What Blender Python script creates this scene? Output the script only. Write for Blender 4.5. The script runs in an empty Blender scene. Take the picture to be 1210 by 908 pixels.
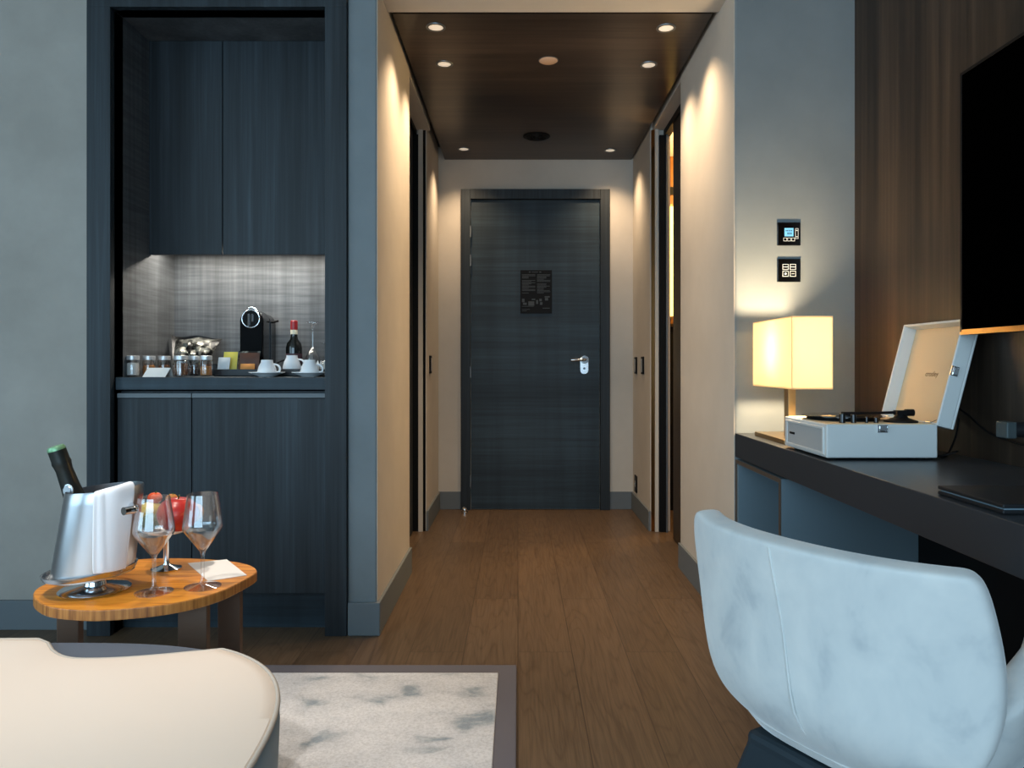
import bpy, bmesh, math, random
from mathutils import Vector, Matrix
random.seed(7)
C = bpy.context.scene.collection
SC = bpy.context.scene
PI = math.pi
# ------------------------------------------------------------------ camera
F, CX, CY, CH = 870.0, 612.0, 430.0, 0.99      # focal px, vanishing point, eye height
W_, H_ = 1210.0, 908.0
cam_d = bpy.data.cameras.new('camera'); cam = bpy.data.objects.new('camera', cam_d); C.objects.link(cam)
cam_d.sensor_fit = 'HORIZONTAL'; cam_d.sensor_width = 36.0; cam_d.lens = 36.0*F/W_
cam_d.shift_x = -(CX-W_/2)/W_; cam_d.shift_y = -(H_/2-CY)/W_
cam_d.clip_start = 0.05
cam.location = (0, 0, CH); cam.rotation_euler = (PI/2, 0, 0)
SC.camera = cam
# ------------------------------------------------------------------ look
SC.view_settings.view_transform = 'Standard'; SC.view_settings.look = 'None'
SC.view_settings.gamma = 1.0; SC.view_settings.use_curve_mapping = False
SC.view_settings.exposure = 0.12
SC.cycles.use_denoising = True
SC.cycles.max_bounces = 10; SC.cycles.transparent_max_bounces = 12
SC.cycles.sample_clamp_indirect = 6.0
# ------------------------------------------------------------------ world + room lights
wd = bpy.data.worlds.new('world'); SC.world = wd; wd.use_nodes = True
wd.node_tree.nodes['Background'].inputs[0].default_value = (0.55, 0.75, 1.0, 1)
wd.node_tree.nodes['Background'].inputs[1].default_value = 1.0

def area(name, loc, rot, sx, sy, power, col, spread=PI):
    d = bpy.data.lights.new(name, 'AREA'); d.shape = 'RECTANGLE'; d.size = sx; d.size_y = sy
    d.energy = power; d.color = col; d.spread = spread
    o = bpy.data.objects.new(name, d); C.objects.link(o); o.location = loc; o.rotation_euler = rot
    return o
def spot(name, loc, target, power, col, angle, blend, r=0.03):
    d = bpy.data.lights.new(name, 'SPOT'); d.energy = power; d.color = col
    d.spot_size = math.radians(angle); d.spot_blend = blend; d.shadow_soft_size = r
    o = bpy.data.objects.new(name, d); C.objects.link(o); o.location = loc
    o.rotation_euler = (Vector(target)-Vector(loc)).to_track_quat('-Z', 'Y').to_euler()
    return o
DAY = (0.53, 0.80, 1.0)
WARM = (1.0, 0.72, 0.45)
# daylight through the big window behind the camera
area('window_daylight', (-0.9, -2.45, 1.45), (PI/2, 0, 0), 3.6, 2.1, 90, DAY)
# added cool fill light at the left-hand wall, which has no window
area('side_fill_light', (-3.15, 0.0, 1.45), (PI/2, 0, -PI/2), 2.2, 1.9, 40, DAY)
# recessed room spots in the room ceiling, over ottoman and side table
spot('room_spot_light', (-1.0, 0.95, 2.7), (-0.92, 1.05, 0), 80, (1.0, 0.92, 0.84), 60, 0.6, 0.05)
spot('room_spot_light', (-1.15, 1.75, 2.7), (-0.95, 1.65, 0), 70, (1.0, 0.90, 0.80), 46, 0.7, 0.03)

# ------------------------------------------------------------------ helpers
def P(px, py, Y):
    return Vector(((px-CX)*Y/F, Y, CH-(py-CY)*Y/F))
def PZ(px, py, z):
    Y = F*(CH-z)/(py-CY)
    return Vector(((px-CX)*Y/F, Y, z))

def lin(c):
    r = []
    for v in c[:3]:
        v /= 255.0
        r.append(v/12.92 if v <= 0.04045 else ((v+0.055)/1.055)**2.4)
    return (r[0], r[1], r[2], 1.0)

MATS = {}
def mat(name, col, rough=0.5, metal=0.0, trans=0.0, ior=1.45, emit=None, estr=0.0, sheen=0.0, coat=0.0, spec=0.5, alpha=1.0):
    m = bpy.data.materials.new(name); m.use_nodes = True
    b = m.node_tree.nodes['Principled BSDF']
    b.inputs['Base Color'].default_value = lin(col)
    b.inputs['Roughness'].default_value = rough; b.inputs['Metallic'].default_value = metal
    b.inputs['Transmission Weight'].default_value = trans; b.inputs['IOR'].default_value = ior
    b.inputs['Specular IOR Level'].default_value = spec
    b.inputs['Sheen Weight'].default_value = sheen; b.inputs['Coat Weight'].default_value = coat
    b.inputs['Alpha'].default_value = alpha
    if emit:
        b.inputs['Emission Color'].default_value = lin(emit); b.inputs['Emission Strength'].default_value = estr
    MATS[name] = m
    return m
def nd(m, t, **kw):
    n = m.node_tree.nodes.new(t)
    for k, v in kw.items(): setattr(n, k, v)
    return n
def ln(m, a, b): m.node_tree.links.new(a, b)
def coords(m, scale, kind='Object', rot=(0, 0, 0), loc=(0, 0, 0)):
    tc = nd(m, 'ShaderNodeTexCoord'); mp = nd(m, 'ShaderNodeMapping')
    mp.inputs['Scale'].default_value = scale; mp.inputs['Rotation'].default_value = rot; mp.inputs['Location'].default_value = loc
    ln(m, tc.outputs[kind], mp.inputs['Vector'])
    return mp.outputs['Vector']
def noise(m, vec, scale, detail=5, rough=0.6, dist=0.0):
    n = nd(m, 'ShaderNodeTexNoise'); n.inputs['Scale'].default_value = scale; n.inputs['Detail'].default_value = detail
    n.inputs['Roughness'].default_value = rough; n.inputs['Distortion'].default_value = dist
    ln(m, vec, n.inputs['Vector']); return n.outputs['Fac']
def ramp(m, fac, stops):
    r = nd(m, 'ShaderNodeValToRGB'); e = r.color_ramp.elements
    while len(e) < len(stops): e.new(0.5)
    for el, (p, c) in zip(e, stops): el.position = p; el.color = lin(c)
    ln(m, fac, r.inputs['Fac']); return r.outputs['Color']
def mixc(m, a, b, fac, mode='MIX'):
    n = nd(m, 'ShaderNodeMix'); n.data_type = 'RGBA'; n.blend_type = mode
    if isinstance(fac, (int, float)): n.inputs['Factor'].default_value = fac
    else: ln(m, fac, n.inputs['Factor'])
    for s, v in ((n.inputs['A'], a), (n.inputs['B'], b)):
        if isinstance(v, tuple): s.default_value = v
        else: ln(m, v, s)
    return n.outputs['Result']
def bump(m, h, strength, dist=0.002):
    b = nd(m, 'ShaderNodeBump'); b.inputs['Strength'].default_value = strength; b.inputs['Distance'].default_value = dist
    ln(m, h, b.inputs['Height']); ln(m, b.outputs['Normal'], bsdf(m).inputs['Normal'])
def bsdf(m): return m.node_tree.nodes['Principled BSDF']

def wood(name, c_dark, c_mid, c_light, grain, rough=0.45, cross=None, spec=0.4):
    """stretched-noise veneer; grain = per-axis scale; cross = scale of a second set of streaks"""
    m = mat(name, c_mid, rough, spec=spec)
    v = coords(m, grain)
    f = noise(m, v, 1.0, 7, 0.62, 0.25)
    col = ramp(m, f, [(0.30, c_dark), (0.5, c_mid), (0.72, c_light)])
    v2 = coords(m, tuple(g*0.14 for g in grain), loc=(3.1, 1.7, 5.2))
    f2 = noise(m, v2, 1.0, 3, 0.5)
    shade = ramp(m, f2, [(0.3, (150, 150, 150)), (0.7, (255, 255, 255))])
    col = mixc(m, col, shade, 0.75, 'MULTIPLY')
    if cross:
        v3 = coords(m, cross, loc=(1.3, 7.7, 2.2))
        f3 = noise(m, v3, 1.0, 4, 0.6)
        c3 = ramp(m, f3, [(0.35, (165, 165, 165)), (0.62, (255, 255, 255))])
        col = mixc(m, col, c3, 0.6, 'MULTIPLY')
    ln(m, col, bsdf(m).inputs['Base Color'])
    bump(m, f, 0.25, 0.0008)
    return m
def plaster(name, c, amt=10, rough=0.85):
    m = mat(name, c, rough, spec=0.25)
    v = coords(m, (1, 1, 1))
    f = noise(m, v, 3.0, 6, 0.6)
    lo = tuple(max(0, x-amt) for x in c); hi = tuple(min(255, x+amt) for x in c)
    ln(m, ramp(m, f, [(0.3, lo), (0.7, hi)]), bsdf(m).inputs['Base Color'])
    return m

class MB:
    """collects shapes (world coordinates), builds ONE mesh object"""
    def __init__(s): s.bm = bmesh.new()
    def face(s, pts):
        return s.bm.faces.new([s.bm.verts.new(p) for p in pts])
    def box(s, x0, y0, z0, x1, y1, z1, mtx=None):
        v = [s.bm.verts.new((mtx @ Vector(p)) if mtx else p) for p in
             ((x0,y0,z0),(x1,y0,z0),(x1,y1,z0),(x0,y1,z0),(x0,y0,z1),(x1,y0,z1),(x1,y1,z1),(x0,y1,z1))]
        for f in ((0,3,2,1),(4,5,6,7),(0,1,5,4),(1,2,6,5),(2,3,7,6),(3,0,4,7)): s.bm.faces.new([v[i] for i in f])
        return s
    def loft(s, rings, cap0=True, cap1=True, closed=True):
        R = [[s.bm.verts.new(p) for p in r] for r in rings]
        n = len(R[0])
        for a, b in zip(R, R[1:]):
            for i in range(n if closed else n-1):
                j = (i+1) % n
                s.bm.faces.new((a[i], a[j], b[j], b[i]))
        if cap0 and closed: s.bm.faces.new(list(reversed(R[0])))
        if cap1 and closed: s.bm.faces.new(R[-1])
        return s
    def lathe(s, prof, c=(0,0,0), seg=32, cap0=True, cap1=True, mtx=None):
        rings = []
        for r, z in prof:
            r = max(r, 1e-4)
            ring = [Vector((r*math.cos(2*PI*i/seg), r*math.sin(2*PI*i/seg), z)) for i in range(seg)]
            if mtx: ring = [mtx @ p for p in ring]
            rings.append([p+Vector(c) for p in ring])
        return s.loft(rings, cap0, cap1)
    def cyl(s, a, b, r, seg=16, r2=None):
        a, b = Vector(a), Vector(b); q = (b-a).to_track_quat('Z', 'Y').to_matrix().to_4x4()
        L = (b-a).length
        return s.lathe([(r, 0), (r if r2 is None else r2, L)], a, seg, mtx=q)
    def tube(s, pts, r, seg=8):
        pts = [Vector(p) for p in pts]; rings = []
        up = Vector((0.13, 0.21, 1)).normalized()
        for i, p in enumerate(pts):
            t = (pts[min(i+1, len(pts)-1)]-pts[max(i-1, 0)]).normalized()
            n = t.cross(up)
            if n.length < 1e-3: n = t.cross(Vector((1, 0, 0)))
            n.normalize(); b = t.cross(n)
            rr = r[i] if isinstance(r, (list, tuple)) else r
            rings.append([p+(n*math.cos(2*PI*k/seg)+b*math.sin(2*PI*k/seg))*rr for k in range(seg)])
        return s.loft(rings)
    def prism(s, out, z0, z1):
        return s.loft([[Vector((x, y, z0)) for x, y in out], [Vector((x, y, z1)) for x, y in out]])
    def ball(s, c, rx, ry, rz, seg=24, ring=14, fn=None):
        rings = []
        for j in range(ring+1):
            t = -PI/2+PI*j/ring
            row = []
            for i in range(seg):
                a = 2*PI*i/seg
                p = Vector((math.cos(t)*math.cos(a), math.cos(t)*math.sin(a), math.sin(t)))
                if j in (0, ring): p = Vector((1e-3*math.cos(a), 1e-3*math.sin(a), p.z))
                if fn: p = fn(p, a, t)
                row.append(Vector((c[0]+p.x*rx, c[1]+p.y*ry, c[2]+p.z*rz)))
            rings.append(row)
        return s.loft(rings)
    def build(s, name, m, parent=None, smooth=False, bev=0.0, seg=2, sub=0, label=None):
        if parent is not None:
            org = origin(parent)
            for v in s.bm.verts: v.co -= org
        bmesh.ops.recalc_face_normals(s.bm, faces=s.bm.faces[:])
        me = bpy.data.meshes.new(name); s.bm.to_mesh(me); s.bm.free()
        o = bpy.data.objects.new(name, me); C.objects.link(o)
        me.materials.append(MATS[m] if isinstance(m, str) else m)
        if parent is not None: o.parent = parent
        if bev:
            b = o.modifiers.new('bevel', 'BEVEL'); b.width = bev; b.segments = seg; b.limit_method = 'ANGLE'; b.angle_limit = math.radians(40)
        if sub:
            b = o.modifiers.new('subdivision', 'SUBSURF'); b.levels = sub; b.render_levels = sub
        if smooth:
            for p in me.polygons: p.use_smooth = True
            if smooth == 'auto':
                me.set_sharp_from_angle(angle=math.radians(35))
        if label: o['label'] = label
        return o
def origin(o):
    v = Vector((0, 0, 0))
    while o is not None:
        v = v+Vector(o.location); o = o.parent
    return v
def tag(o, label, cat, group=None, kind=None):
    o['label'] = label; o['category'] = cat
    if group: o['group'] = group
    if kind: o['kind'] = kind
    return o
def thing(name, loc, label, cat, group=None):
    o = bpy.data.objects.new(name, None); C.objects.link(o); o.empty_display_size = 0.05
    o.location = loc
    return tag(o, label, cat, group)
def struct(mb, name, m, parent=None, bev=0.0, label=None, cat=None):
    o = mb.build(name, m, parent, bev=bev); o['kind'] = 'structure'
    if label: o['label'] = label; o['category'] = cat or 'wall'
    return o
def text(name, body, loc, rot, size, m, parent=None, ext=0.0002):
    cu = bpy.data.curves.new(name, 'FONT'); cu.body = body; cu.size = size; cu.extrude = ext
    cu.align_x = 'CENTER'; cu.align_y = 'CENTER'
    cu.materials.append(MATS[m])
    t_ = bpy.data.objects.new(name, cu); C.objects.link(t_)
    me = bpy.data.meshes.new_from_object(t_.evaluated_get(bpy.context.evaluated_depsgraph_get()))
    bpy.data.objects.remove(t_); bpy.data.curves.remove(cu)
    o = bpy.data.objects.new(name, me); C.objects.link(o)
    l = Vector(loc)
    if parent is not None: l = l-origin(parent); o.parent = parent
    o.location = l; o.rotation_euler = rot
    return o
def catmull(pts, n=6, closed=False):
    pts = [Vector(p) for p in pts]; N = len(pts); out = []
    rng = range(N) if closed else range(N-1)
    for i in rng:
        if closed: p0, p1, p2, p3 = pts[i-1], pts[i], pts[(i+1) % N], pts[(i+2) % N]
        else: p0, p1, p2, p3 = pts[max(i-1,0)], pts[i], pts[i+1], pts[min(i+2,N-1)]
        for k in range(n):
            t = k/n
            out.append(0.5*((2*p1)+(p2-p0)*t+(2*p0-5*p1+4*p2-p3)*t*t+(3*p1-p0-3*p2+p3)*t**3))
    if not closed: out.append(pts[-1])
    return out

# ------------------------------------------------------------------ materials
plaster('grey_plaster', (162, 156, 148), 8)
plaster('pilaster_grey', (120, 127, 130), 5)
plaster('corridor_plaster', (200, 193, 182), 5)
mat('base_grey', (105, 112, 116), 0.6)
mat('ceiling_white', (215, 213, 208), 0.9)
mat('black', (8, 8, 9), 0.6, spec=0.25)
mat('black_gloss', (6, 6, 7), 0.12, coat=0.5)
mat('black_leather', (26, 27, 30), 0.5)
wood('charcoal_v', (36, 42, 47), (46, 54, 60), (60, 69, 76), (70, 70, 1.6), 0.5, cross=(9, 9, 0.5))
wood('charcoal_back', (86, 89, 92), (98, 101, 104), (110, 113, 116), (60, 60, 1.2), 0.5, cross=(3.5, 3.5, 70))
wood('charcoal_h', (44, 56, 64), (51, 66, 76), (60, 77, 88), (1.6, 60, 60), 0.5, cross=(7, 7, 0.35))
wood('brown_panel', (45, 36, 29), (63, 51, 41), (84, 69, 55), (45, 45, 0.9), 0.42, cross=(6, 6, 0.3))
wood('ceiling_wood', (60, 50, 43), (76, 64, 55), (90, 76, 66), (1.4, 40, 40), 0.33, cross=(0.5, 7, 7))
wood('amber_wood', (140, 90, 40), (170, 115, 55), (190, 130, 65), (40, 40, 2), 0.4)
mat('desk_dark', (50, 54, 59), 0.32, spec=0.5)
mat('desk_panel', (112, 130, 140), 0.5)
mat('desk_edge', (120, 108, 98), 0.35, 0.6)
mat('steel', (200, 202, 205), 0.24, 1.0)
mat('steel_dark', (120, 124, 128), 0.3, 1.0)
mat('chrome', (225, 227, 230), 0.08, 1.0)
mat('aluminium', (128, 134, 138), 0.45, 0.85)
mat('brass', (176, 148, 104), 0.3, 1.0)
mat('amber_reflection_mirror', (170, 120, 70), 0.12, 1.0)  # mirror strip whose tint carries the amber reflection of the bathroom
for gname, tint, edge in (('glass', 0.98, 0.55), ('thin_glass', 0.95, 0.4)):
    m = bpy.data.materials.new(gname); m.use_nodes = True; MATS[gname] = m
    nt = m.node_tree; nt.nodes.remove(nt.nodes['Principled BSDF'])
    tr_ = nd(m, 'ShaderNodeBsdfTransparent'); gl_ = nd(m, 'ShaderNodeBsdfGlossy'); mx_ = nd(m, 'ShaderNodeMixShader'); lw = nd(m, 'ShaderNodeLayerWeight'); pw = nd(m, 'ShaderNodeMath', operation='POWER'); pw.inputs[1].default_value = 2.2
    mr_ = nd(m, 'ShaderNodeMath', operation='MULTIPLY_ADD'); mr_.inputs[1].default_value = edge*1.6; mr_.inputs[2].default_value = 0.09
    tr_.inputs[0].default_value = (tint, tint, tint, 1); gl_.inputs[0].default_value = (1, 1, 1, 1); gl_.inputs['Roughness'].default_value = 0.01
    lw.inputs['Blend'].default_value = 0.5
    ln(m, lw.outputs['Facing'], pw.inputs[0]); ln(m, pw.outputs[0], mr_.inputs[0]); ln(m, mr_.outputs[0], mx_.inputs[0]); ln(m, tr_.outputs[0], mx_.inputs[1]); ln(m, gl_.outputs[0], mx_.inputs[2])
    ln(m, mx_.outputs[0], nt.nodes['Material Output'].inputs[0])

mat('porcelain', (232, 234, 236), 0.2, coat=0.3)
mat('paper', (236, 232, 226), 0.8)
mat('cloth', (240, 238, 240), 0.9, sheen=0.3)
mat('player_white', (214, 216, 214), 0.45)
mat('player_lining', (224, 198, 160), 0.7)
mat('player_grille', (176, 178, 178), 0.8)
mat('machine_black', (4, 4, 5), 0.6, spec=0.1)
mat('lid_metal', (206, 208, 210), 0.35, 0.55)
mat('leg_brown', (98, 76, 62), 0.45, 0.2)
mat('sofa_top', (228, 212, 196), 0.5)
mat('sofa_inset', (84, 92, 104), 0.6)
mat('sofa_side', (156, 174, 184), 0.6)
mat('sofa_pipe', (186, 176, 164), 0.5)
mat('rug_border', (96, 94, 102), 0.9)
mat('chair_base', (28, 42, 50), 0.6)
mat('screen_blue', (90, 150, 190), 0.4, emit=(110, 180, 225), estr=0.7)
mat('print_white', (200, 205, 208), 0.6)
mat('print_grey', (66, 72, 76), 0.6)
mat('print_dark', (34, 60, 80), 0.6)
mat('print_brown', (150, 112, 76), 0.7)
mat('red_foil', (150, 36, 40), 0.35)
mat('cream_band', (222, 212, 186), 0.6)
mat('label_dark', (70, 44, 52), 0.6)
mat('bottle_dark', (12, 14, 13), 0.08, coat=0.6)
mat('green_foil', (120, 165, 128), 0.35, 0.5)
mat('neck_foil', (30, 34, 32), 0.42, 0.3)
mat('medallion', (190, 196, 202), 0.3, 0.8)
m = mat('foil_silver', (182, 184, 176), 0.3, 0.75)
ff = noise(m, coords(m, (14, 14, 20)), 1.0, 2, 0.5, 1.5)
ln(m, ramp(m, ff, [(0.42, (40, 40, 40)), (0.5, (130, 130, 122)), (0.6, (206, 206, 196))]), bsdf(m).inputs['Base Color'])
mat('foil_black', (16, 16, 17), 0.3)
mat('yellow_packet', (214, 196, 84), 0.5)
mat('brown_packet', (84, 52, 38), 0.35)
mat('tray_black', (20, 23, 27), 0.35)
mat('nut_brown', (120, 74, 44), 0.7)
mat('nut_orange', (196, 128, 62), 0.7)
mat('sugar_white', (228, 226, 222), 0.8)
mat('tea_dark', (58, 44, 38), 0.8)
mat('lemon', (232, 202, 90), 0.45)
mat('tomato', (226, 84, 34), 0.35)
mat('leaf_green', (86, 100, 52), 0.6)
mat('lens_lit', (255, 250, 240), 0.5, emit=(255, 240, 218), estr=0.35)
mat('disc_peach', (216, 184, 158), 0.6)
mat('bath_lamp', (255, 230, 160), 0.5, emit=(255, 214, 120), estr=2.5)
mat('led', (255, 255, 255), 0.5, emit=(255, 246, 230), estr=4.0)
mat('grip_grey', (72, 82, 84), 0.5, 0.3)

# apple: red with yellow flecks
m = mat('apple_red', (200, 40, 36), 0.3, coat=0.3)
f = noise(m, coords(m, (1, 1, 1)), 22, 4, 0.6, 0.6)
ln(m, ramp(m, f, [(0.35, (172, 22, 26)), (0.6, (206, 52, 40)), (0.78, (238, 150, 70))]), bsdf(m).inputs['Base Color'])

# table top: orange teak, radial-ish grain
m = mat('table_wood', (196, 120, 48), 0.35, spec=0.4)
v = coords(m, (6, 70, 60), rot=(0, 0, math.radians(28)))
f = noise(m, v, 1.0, 6, 0.6, 0.3)
ln(m, ramp(m, f, [(0.28, (150, 82, 24)), (0.45, (206, 126, 34)), (0.7, (232, 158, 58))]), bsdf(m).inputs['Base Color'])
m = mat('table_edge', (190, 130, 70), 0.4)
f = noise(m, coords(m, (90, 90, 6)), 1.0, 5, 0.6)
ln(m, ramp(m, f, [(0.3, (116, 66, 32)), (0.5, (170, 108, 52)), (0.7, (196, 134, 70))]), bsdf(m).inputs['Base Color'])

# floor planks
m = mat('floor_oak', (110, 84, 62), 0.38, spec=0.45)
tc = nd(m, 'ShaderNodeTexCoord'); sep = nd(m, 'ShaderNodeSeparateXYZ'); cmb = nd(m, 'ShaderNodeCombineXYZ')
ln(m, tc.outputs['Object'], sep.inputs[0]); ln(m, sep.outputs['Y'], cmb.inputs['X']); ln(m, sep.outputs['X'], cmb.inputs['Y'])
def brick(c1, c2, mort):
    b = nd(m, 'ShaderNodeTexBrick'); b.offset = 0.37; b.offset_frequency = 2
    b.inputs['Scale'].default_value = 1.0; b.inputs['Brick Width'].default_value = 1.55; b.inputs['Row Height'].default_value = 0.185
    b.inputs['Mortar Size'].default_value = 0.0016; b.inputs['Mortar Smooth'].default_value = 0.2; b.inputs['Bias'].default_value = 0.0
    b.inputs['Color1'].default_value = c1; b.inputs['Color2'].default_value = c2; b.inputs['Mortar'].default_value = mort
    ln(m, cmb.outputs[0], b.inputs['Vector']); return b
bk = brick(lin((104, 85, 66)), lin((91, 74, 57)), lin((66, 52, 39)))
bk2 = brick((0, 0, 0, 1), (1, 1, 1, 1), (0.5, 0.5, 0.5, 1))
# grain: rings from a stretched, distorted wave, shifted per plank
vadd = nd(m, 'ShaderNodeVectorMath', operation='MULTIPLY_ADD'); vadd.inputs[1].default_value = (7.0, 3.0, 9.0)
ln(m, bk2.outputs['Color'], vadd.inputs[0]); ln(m, tc.outputs['Object'], vadd.inputs[2])
mp = nd(m, 'ShaderNodeMapping'); mp.inputs['Scale'].default_value = (5.0, 0.55, 1.0); ln(m, vadd.outputs[0], mp.inputs['Vector'])
nz = nd(m, 'ShaderNodeTexNoise'); nz.inputs['Scale'].default_value = 1.6; nz.inputs['Detail'].default_value = 2.0; nz.inputs['Roughness'].default_value = 0.4
ln(m, mp.outputs[0], nz.inputs['Vector'])
mul = nd(m, 'ShaderNodeMath', operation='MULTIPLY'); mul.inputs[1].default_value = 34.0; ln(m, nz.outputs['Fac'], mul.inputs[0])
fr = nd(m, 'ShaderNodeMath', operation='PINGPONG'); fr.inputs[1].default_value = 1.0; ln(m, mul.outputs[0], fr.inputs[0])
mp2 = nd(m, 'ShaderNodeMapping'); mp2.inputs['Scale'].default_value = (160.0, 5.0, 1.0); ln(m, vadd.outputs[0], mp2.inputs['Vector'])
fine = noise(m, mp2.outputs[0], 1.0, 4, 0.6)
g1 = ramp(m, fr.outputs[0], [(0.0, (205, 198, 190)), (0.3, (250, 250, 250)), (1.0, (255, 255, 255))])
g2 = ramp(m, fine, [(0.3, (188, 182, 176)), (0.6, (255, 255, 255))])
col = mixc(m, bk.outputs['Color'], g1, 0.6, 'MULTIPLY'); col = mixc(m, col, g2, 0.7, 'MULTIPLY')
ln(m, col, bsdf(m).inputs['Base Color'])
bump(m, fine, 0.15, 0.0006)

# rug pile with blue-grey petal marks
m = mat('rug_pile', (206, 204, 202), 0.95, sheen=0.2)
v = coords(m, (1.0, 1.5, 1.0), rot=(0, 0, 0.5))
f = noise(m, v, 6.5, 3, 0.55, 0.5)
c1 = ramp(m, f, [(0.30, (140, 151, 160)), (0.41, (198, 200, 204)), (0.6, (212, 213, 216))])
f2 = noise(m, coords(m, (1, 1, 1)), 130, 3, 0.7)
ln(m, mixc(m, c1, ramp(m, f2, [(0.3, (196, 196, 196)), (0.6, (255, 255, 255))]), 0.6, 'MULTIPLY'), bsdf(m).inputs['Base Color'])
bump(m, f2, 0.5, 0.004)

# velvet
m = mat('velvet', (178, 190, 196), 0.85, sheen=0.6)
v = coords(m, (1, 1, 0.8))
f = noise(m, v, 11, 4, 0.55, 0.35)
ln(m, ramp(m, f, [(0.32, (182, 186, 188)), (0.46, (207, 208, 206)), (0.68, (220, 219, 215))]), bsdf(m).inputs['Base Color'])
bsdf(m).inputs['Sheen Roughness'].default_value = 0.4
bump(m, noise(m, v, 6, 3, 0.5, 0.8), 0.35, 0.01)

# lamp shade cloth: lets the bulb's light through
m = bpy.data.materials.new('shade_cloth'); m.use_nodes = True; MATS['shade_cloth'] = m
nt = m.node_tree; nt.nodes.remove(nt.nodes['Principled BSDF'])
d = nd(m, 'ShaderNodeBsdfDiffuse'); t = nd(m, 'ShaderNodeBsdfTranslucent'); mx = nd(m, 'ShaderNodeMixShader')
d.inputs[0].default_value = lin((240, 228, 204)); t.inputs[0].default_value = lin((252, 242, 222)); mx.inputs[0].default_value = 0.8
ln(m, d.outputs[0], mx.inputs[1]); ln(m, t.outputs[0], mx.inputs[2])
ln(m, mx.outputs[0], nt.nodes['Material Output'].inputs[0])

# ================================================================== SETTING
YN, YF = 2.688, 5.011           # near wall plane, end wall plane
XL, XR = -0.514, 0.791          # corridor sides
XW = 1.2295                     # veneered right wall of the room
ZC, ZR = 2.375, 2.75            # corridor ceiling, room ceiling
struct(MB().box(-3.3, -2.7, -0.1, 2.6, 5.8, 0.0), 'floor', 'floor_oak')
struct(MB().box(-3.3, -2.7, ZR, 2.6, YN, ZR+0.1), 'ceiling', 'ceiling_white')
struct(MB().box(-3.3, 2.752, 0, -1.56, 2.95, ZR), 'wall_left_of_niche', 'grey_plaster')
struct(MB().box(-3.3, -2.7, 0, -3.2, 2.752, ZR), 'wall_left', 'grey_plaster')
struct(MB().box(XW, -2.7, 0, XW+0.1, YN, ZR), 'wall_right', 'brown_panel')
wb = MB()
wb.box(-3.2, -2.7, 0, -2.8, -2.6, ZR); wb.box(1.0, -2.7, 0, XW, -2.6, ZR)
wb.box(-2.8, -2.7, 0, 1.0, -2.6, 0.3); wb.box(-2.8, -2.7, 2.6, 1.0, -2.6, ZR)
struct(wb, 'wall_back', 'grey_plaster')
wf = MB()
for x in (-2.8, -1.57, -0.3, 0.95): wf.box(x, -2.68, 0.3, x+0.05, -2.62, 2.6)
wf.box(-2.8, -2.68, 0.3, 1.0, -2.62, 0.35); wf.box(-2.8, -2.68, 2.55, 1.0, -2.62, 2.6)
struct(wf, 'window_1', 'black')
# pilaster between niche and corridor, with the rounded arris the photo shows
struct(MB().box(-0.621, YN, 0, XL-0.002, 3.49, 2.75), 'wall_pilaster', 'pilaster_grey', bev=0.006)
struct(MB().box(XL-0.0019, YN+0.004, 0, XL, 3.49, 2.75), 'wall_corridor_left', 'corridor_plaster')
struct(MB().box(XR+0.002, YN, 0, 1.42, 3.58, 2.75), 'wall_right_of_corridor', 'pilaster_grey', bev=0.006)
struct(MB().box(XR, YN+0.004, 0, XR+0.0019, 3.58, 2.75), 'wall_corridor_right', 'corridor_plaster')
struct(MB().box(XL, YN+0.012, ZC, XR, 2.9, 2.75), 'wall_header', 'corridor_plaster')
# wood ceiling of the corridor, shadow gap all round
struct(MB().box(-0.497, 2.922, ZC+0.004, 0.772, YF-0.004, ZC+0.03), 'ceiling_corridor', 'ceiling_wood')
struct(MB().box(-0.9, 2.9, ZC+0.09, 1.0, YF+0.1, ZC+0.12), 'ceiling_void', 'black')
# left recess of the corridor: sliding door pocket
struct(MB().box(-0.75, 4.36, 0, -0.541, YF, 2.465), 'wall_corridor_left_far', 'corridor_plaster')
lr = MB().box(-0.75, 3.49, 0, -0.66, 4.36, 2.465)
struct(lr, 'wall_corridor_left_recess', 'black')
struct(MB().box(-0.6, 3.49, ZC-0.004, XL-0.006, 4.36, 2.465), 'trim_1', 'corridor_plaster')
t2 = MB().box(-0.632, 3.49, ZC-0.03, -0.598, 4.36, ZC)
struct(t2, 'trim_2', 'black')
d2 = MB().box(-0.655, 3.5, 0.005, -0.615, 4.30, ZC-0.03)
struct(d2, 'door_2', 'charcoal_v')
tr = MB().box(-0.587, 4.338, 0, -0.561, 4.36, ZC-0.004)
struct(tr, 'trim_3', 'corridor_plaster')
struct(MB().box(-0.561, 4.352, 0, -0.546, 4.361, ZC-0.004), 'trim_4', 'black_gloss')
struct(MB().box(-0.632, 4.345, 0, -0.587, 4.36, ZC-0.03), 'trim_5', 'black')
struct(MB().box(-0.645, 4.32, 0, -0.632, 4.36, ZC-0.03), 'trim_6', 'aluminium')
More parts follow.
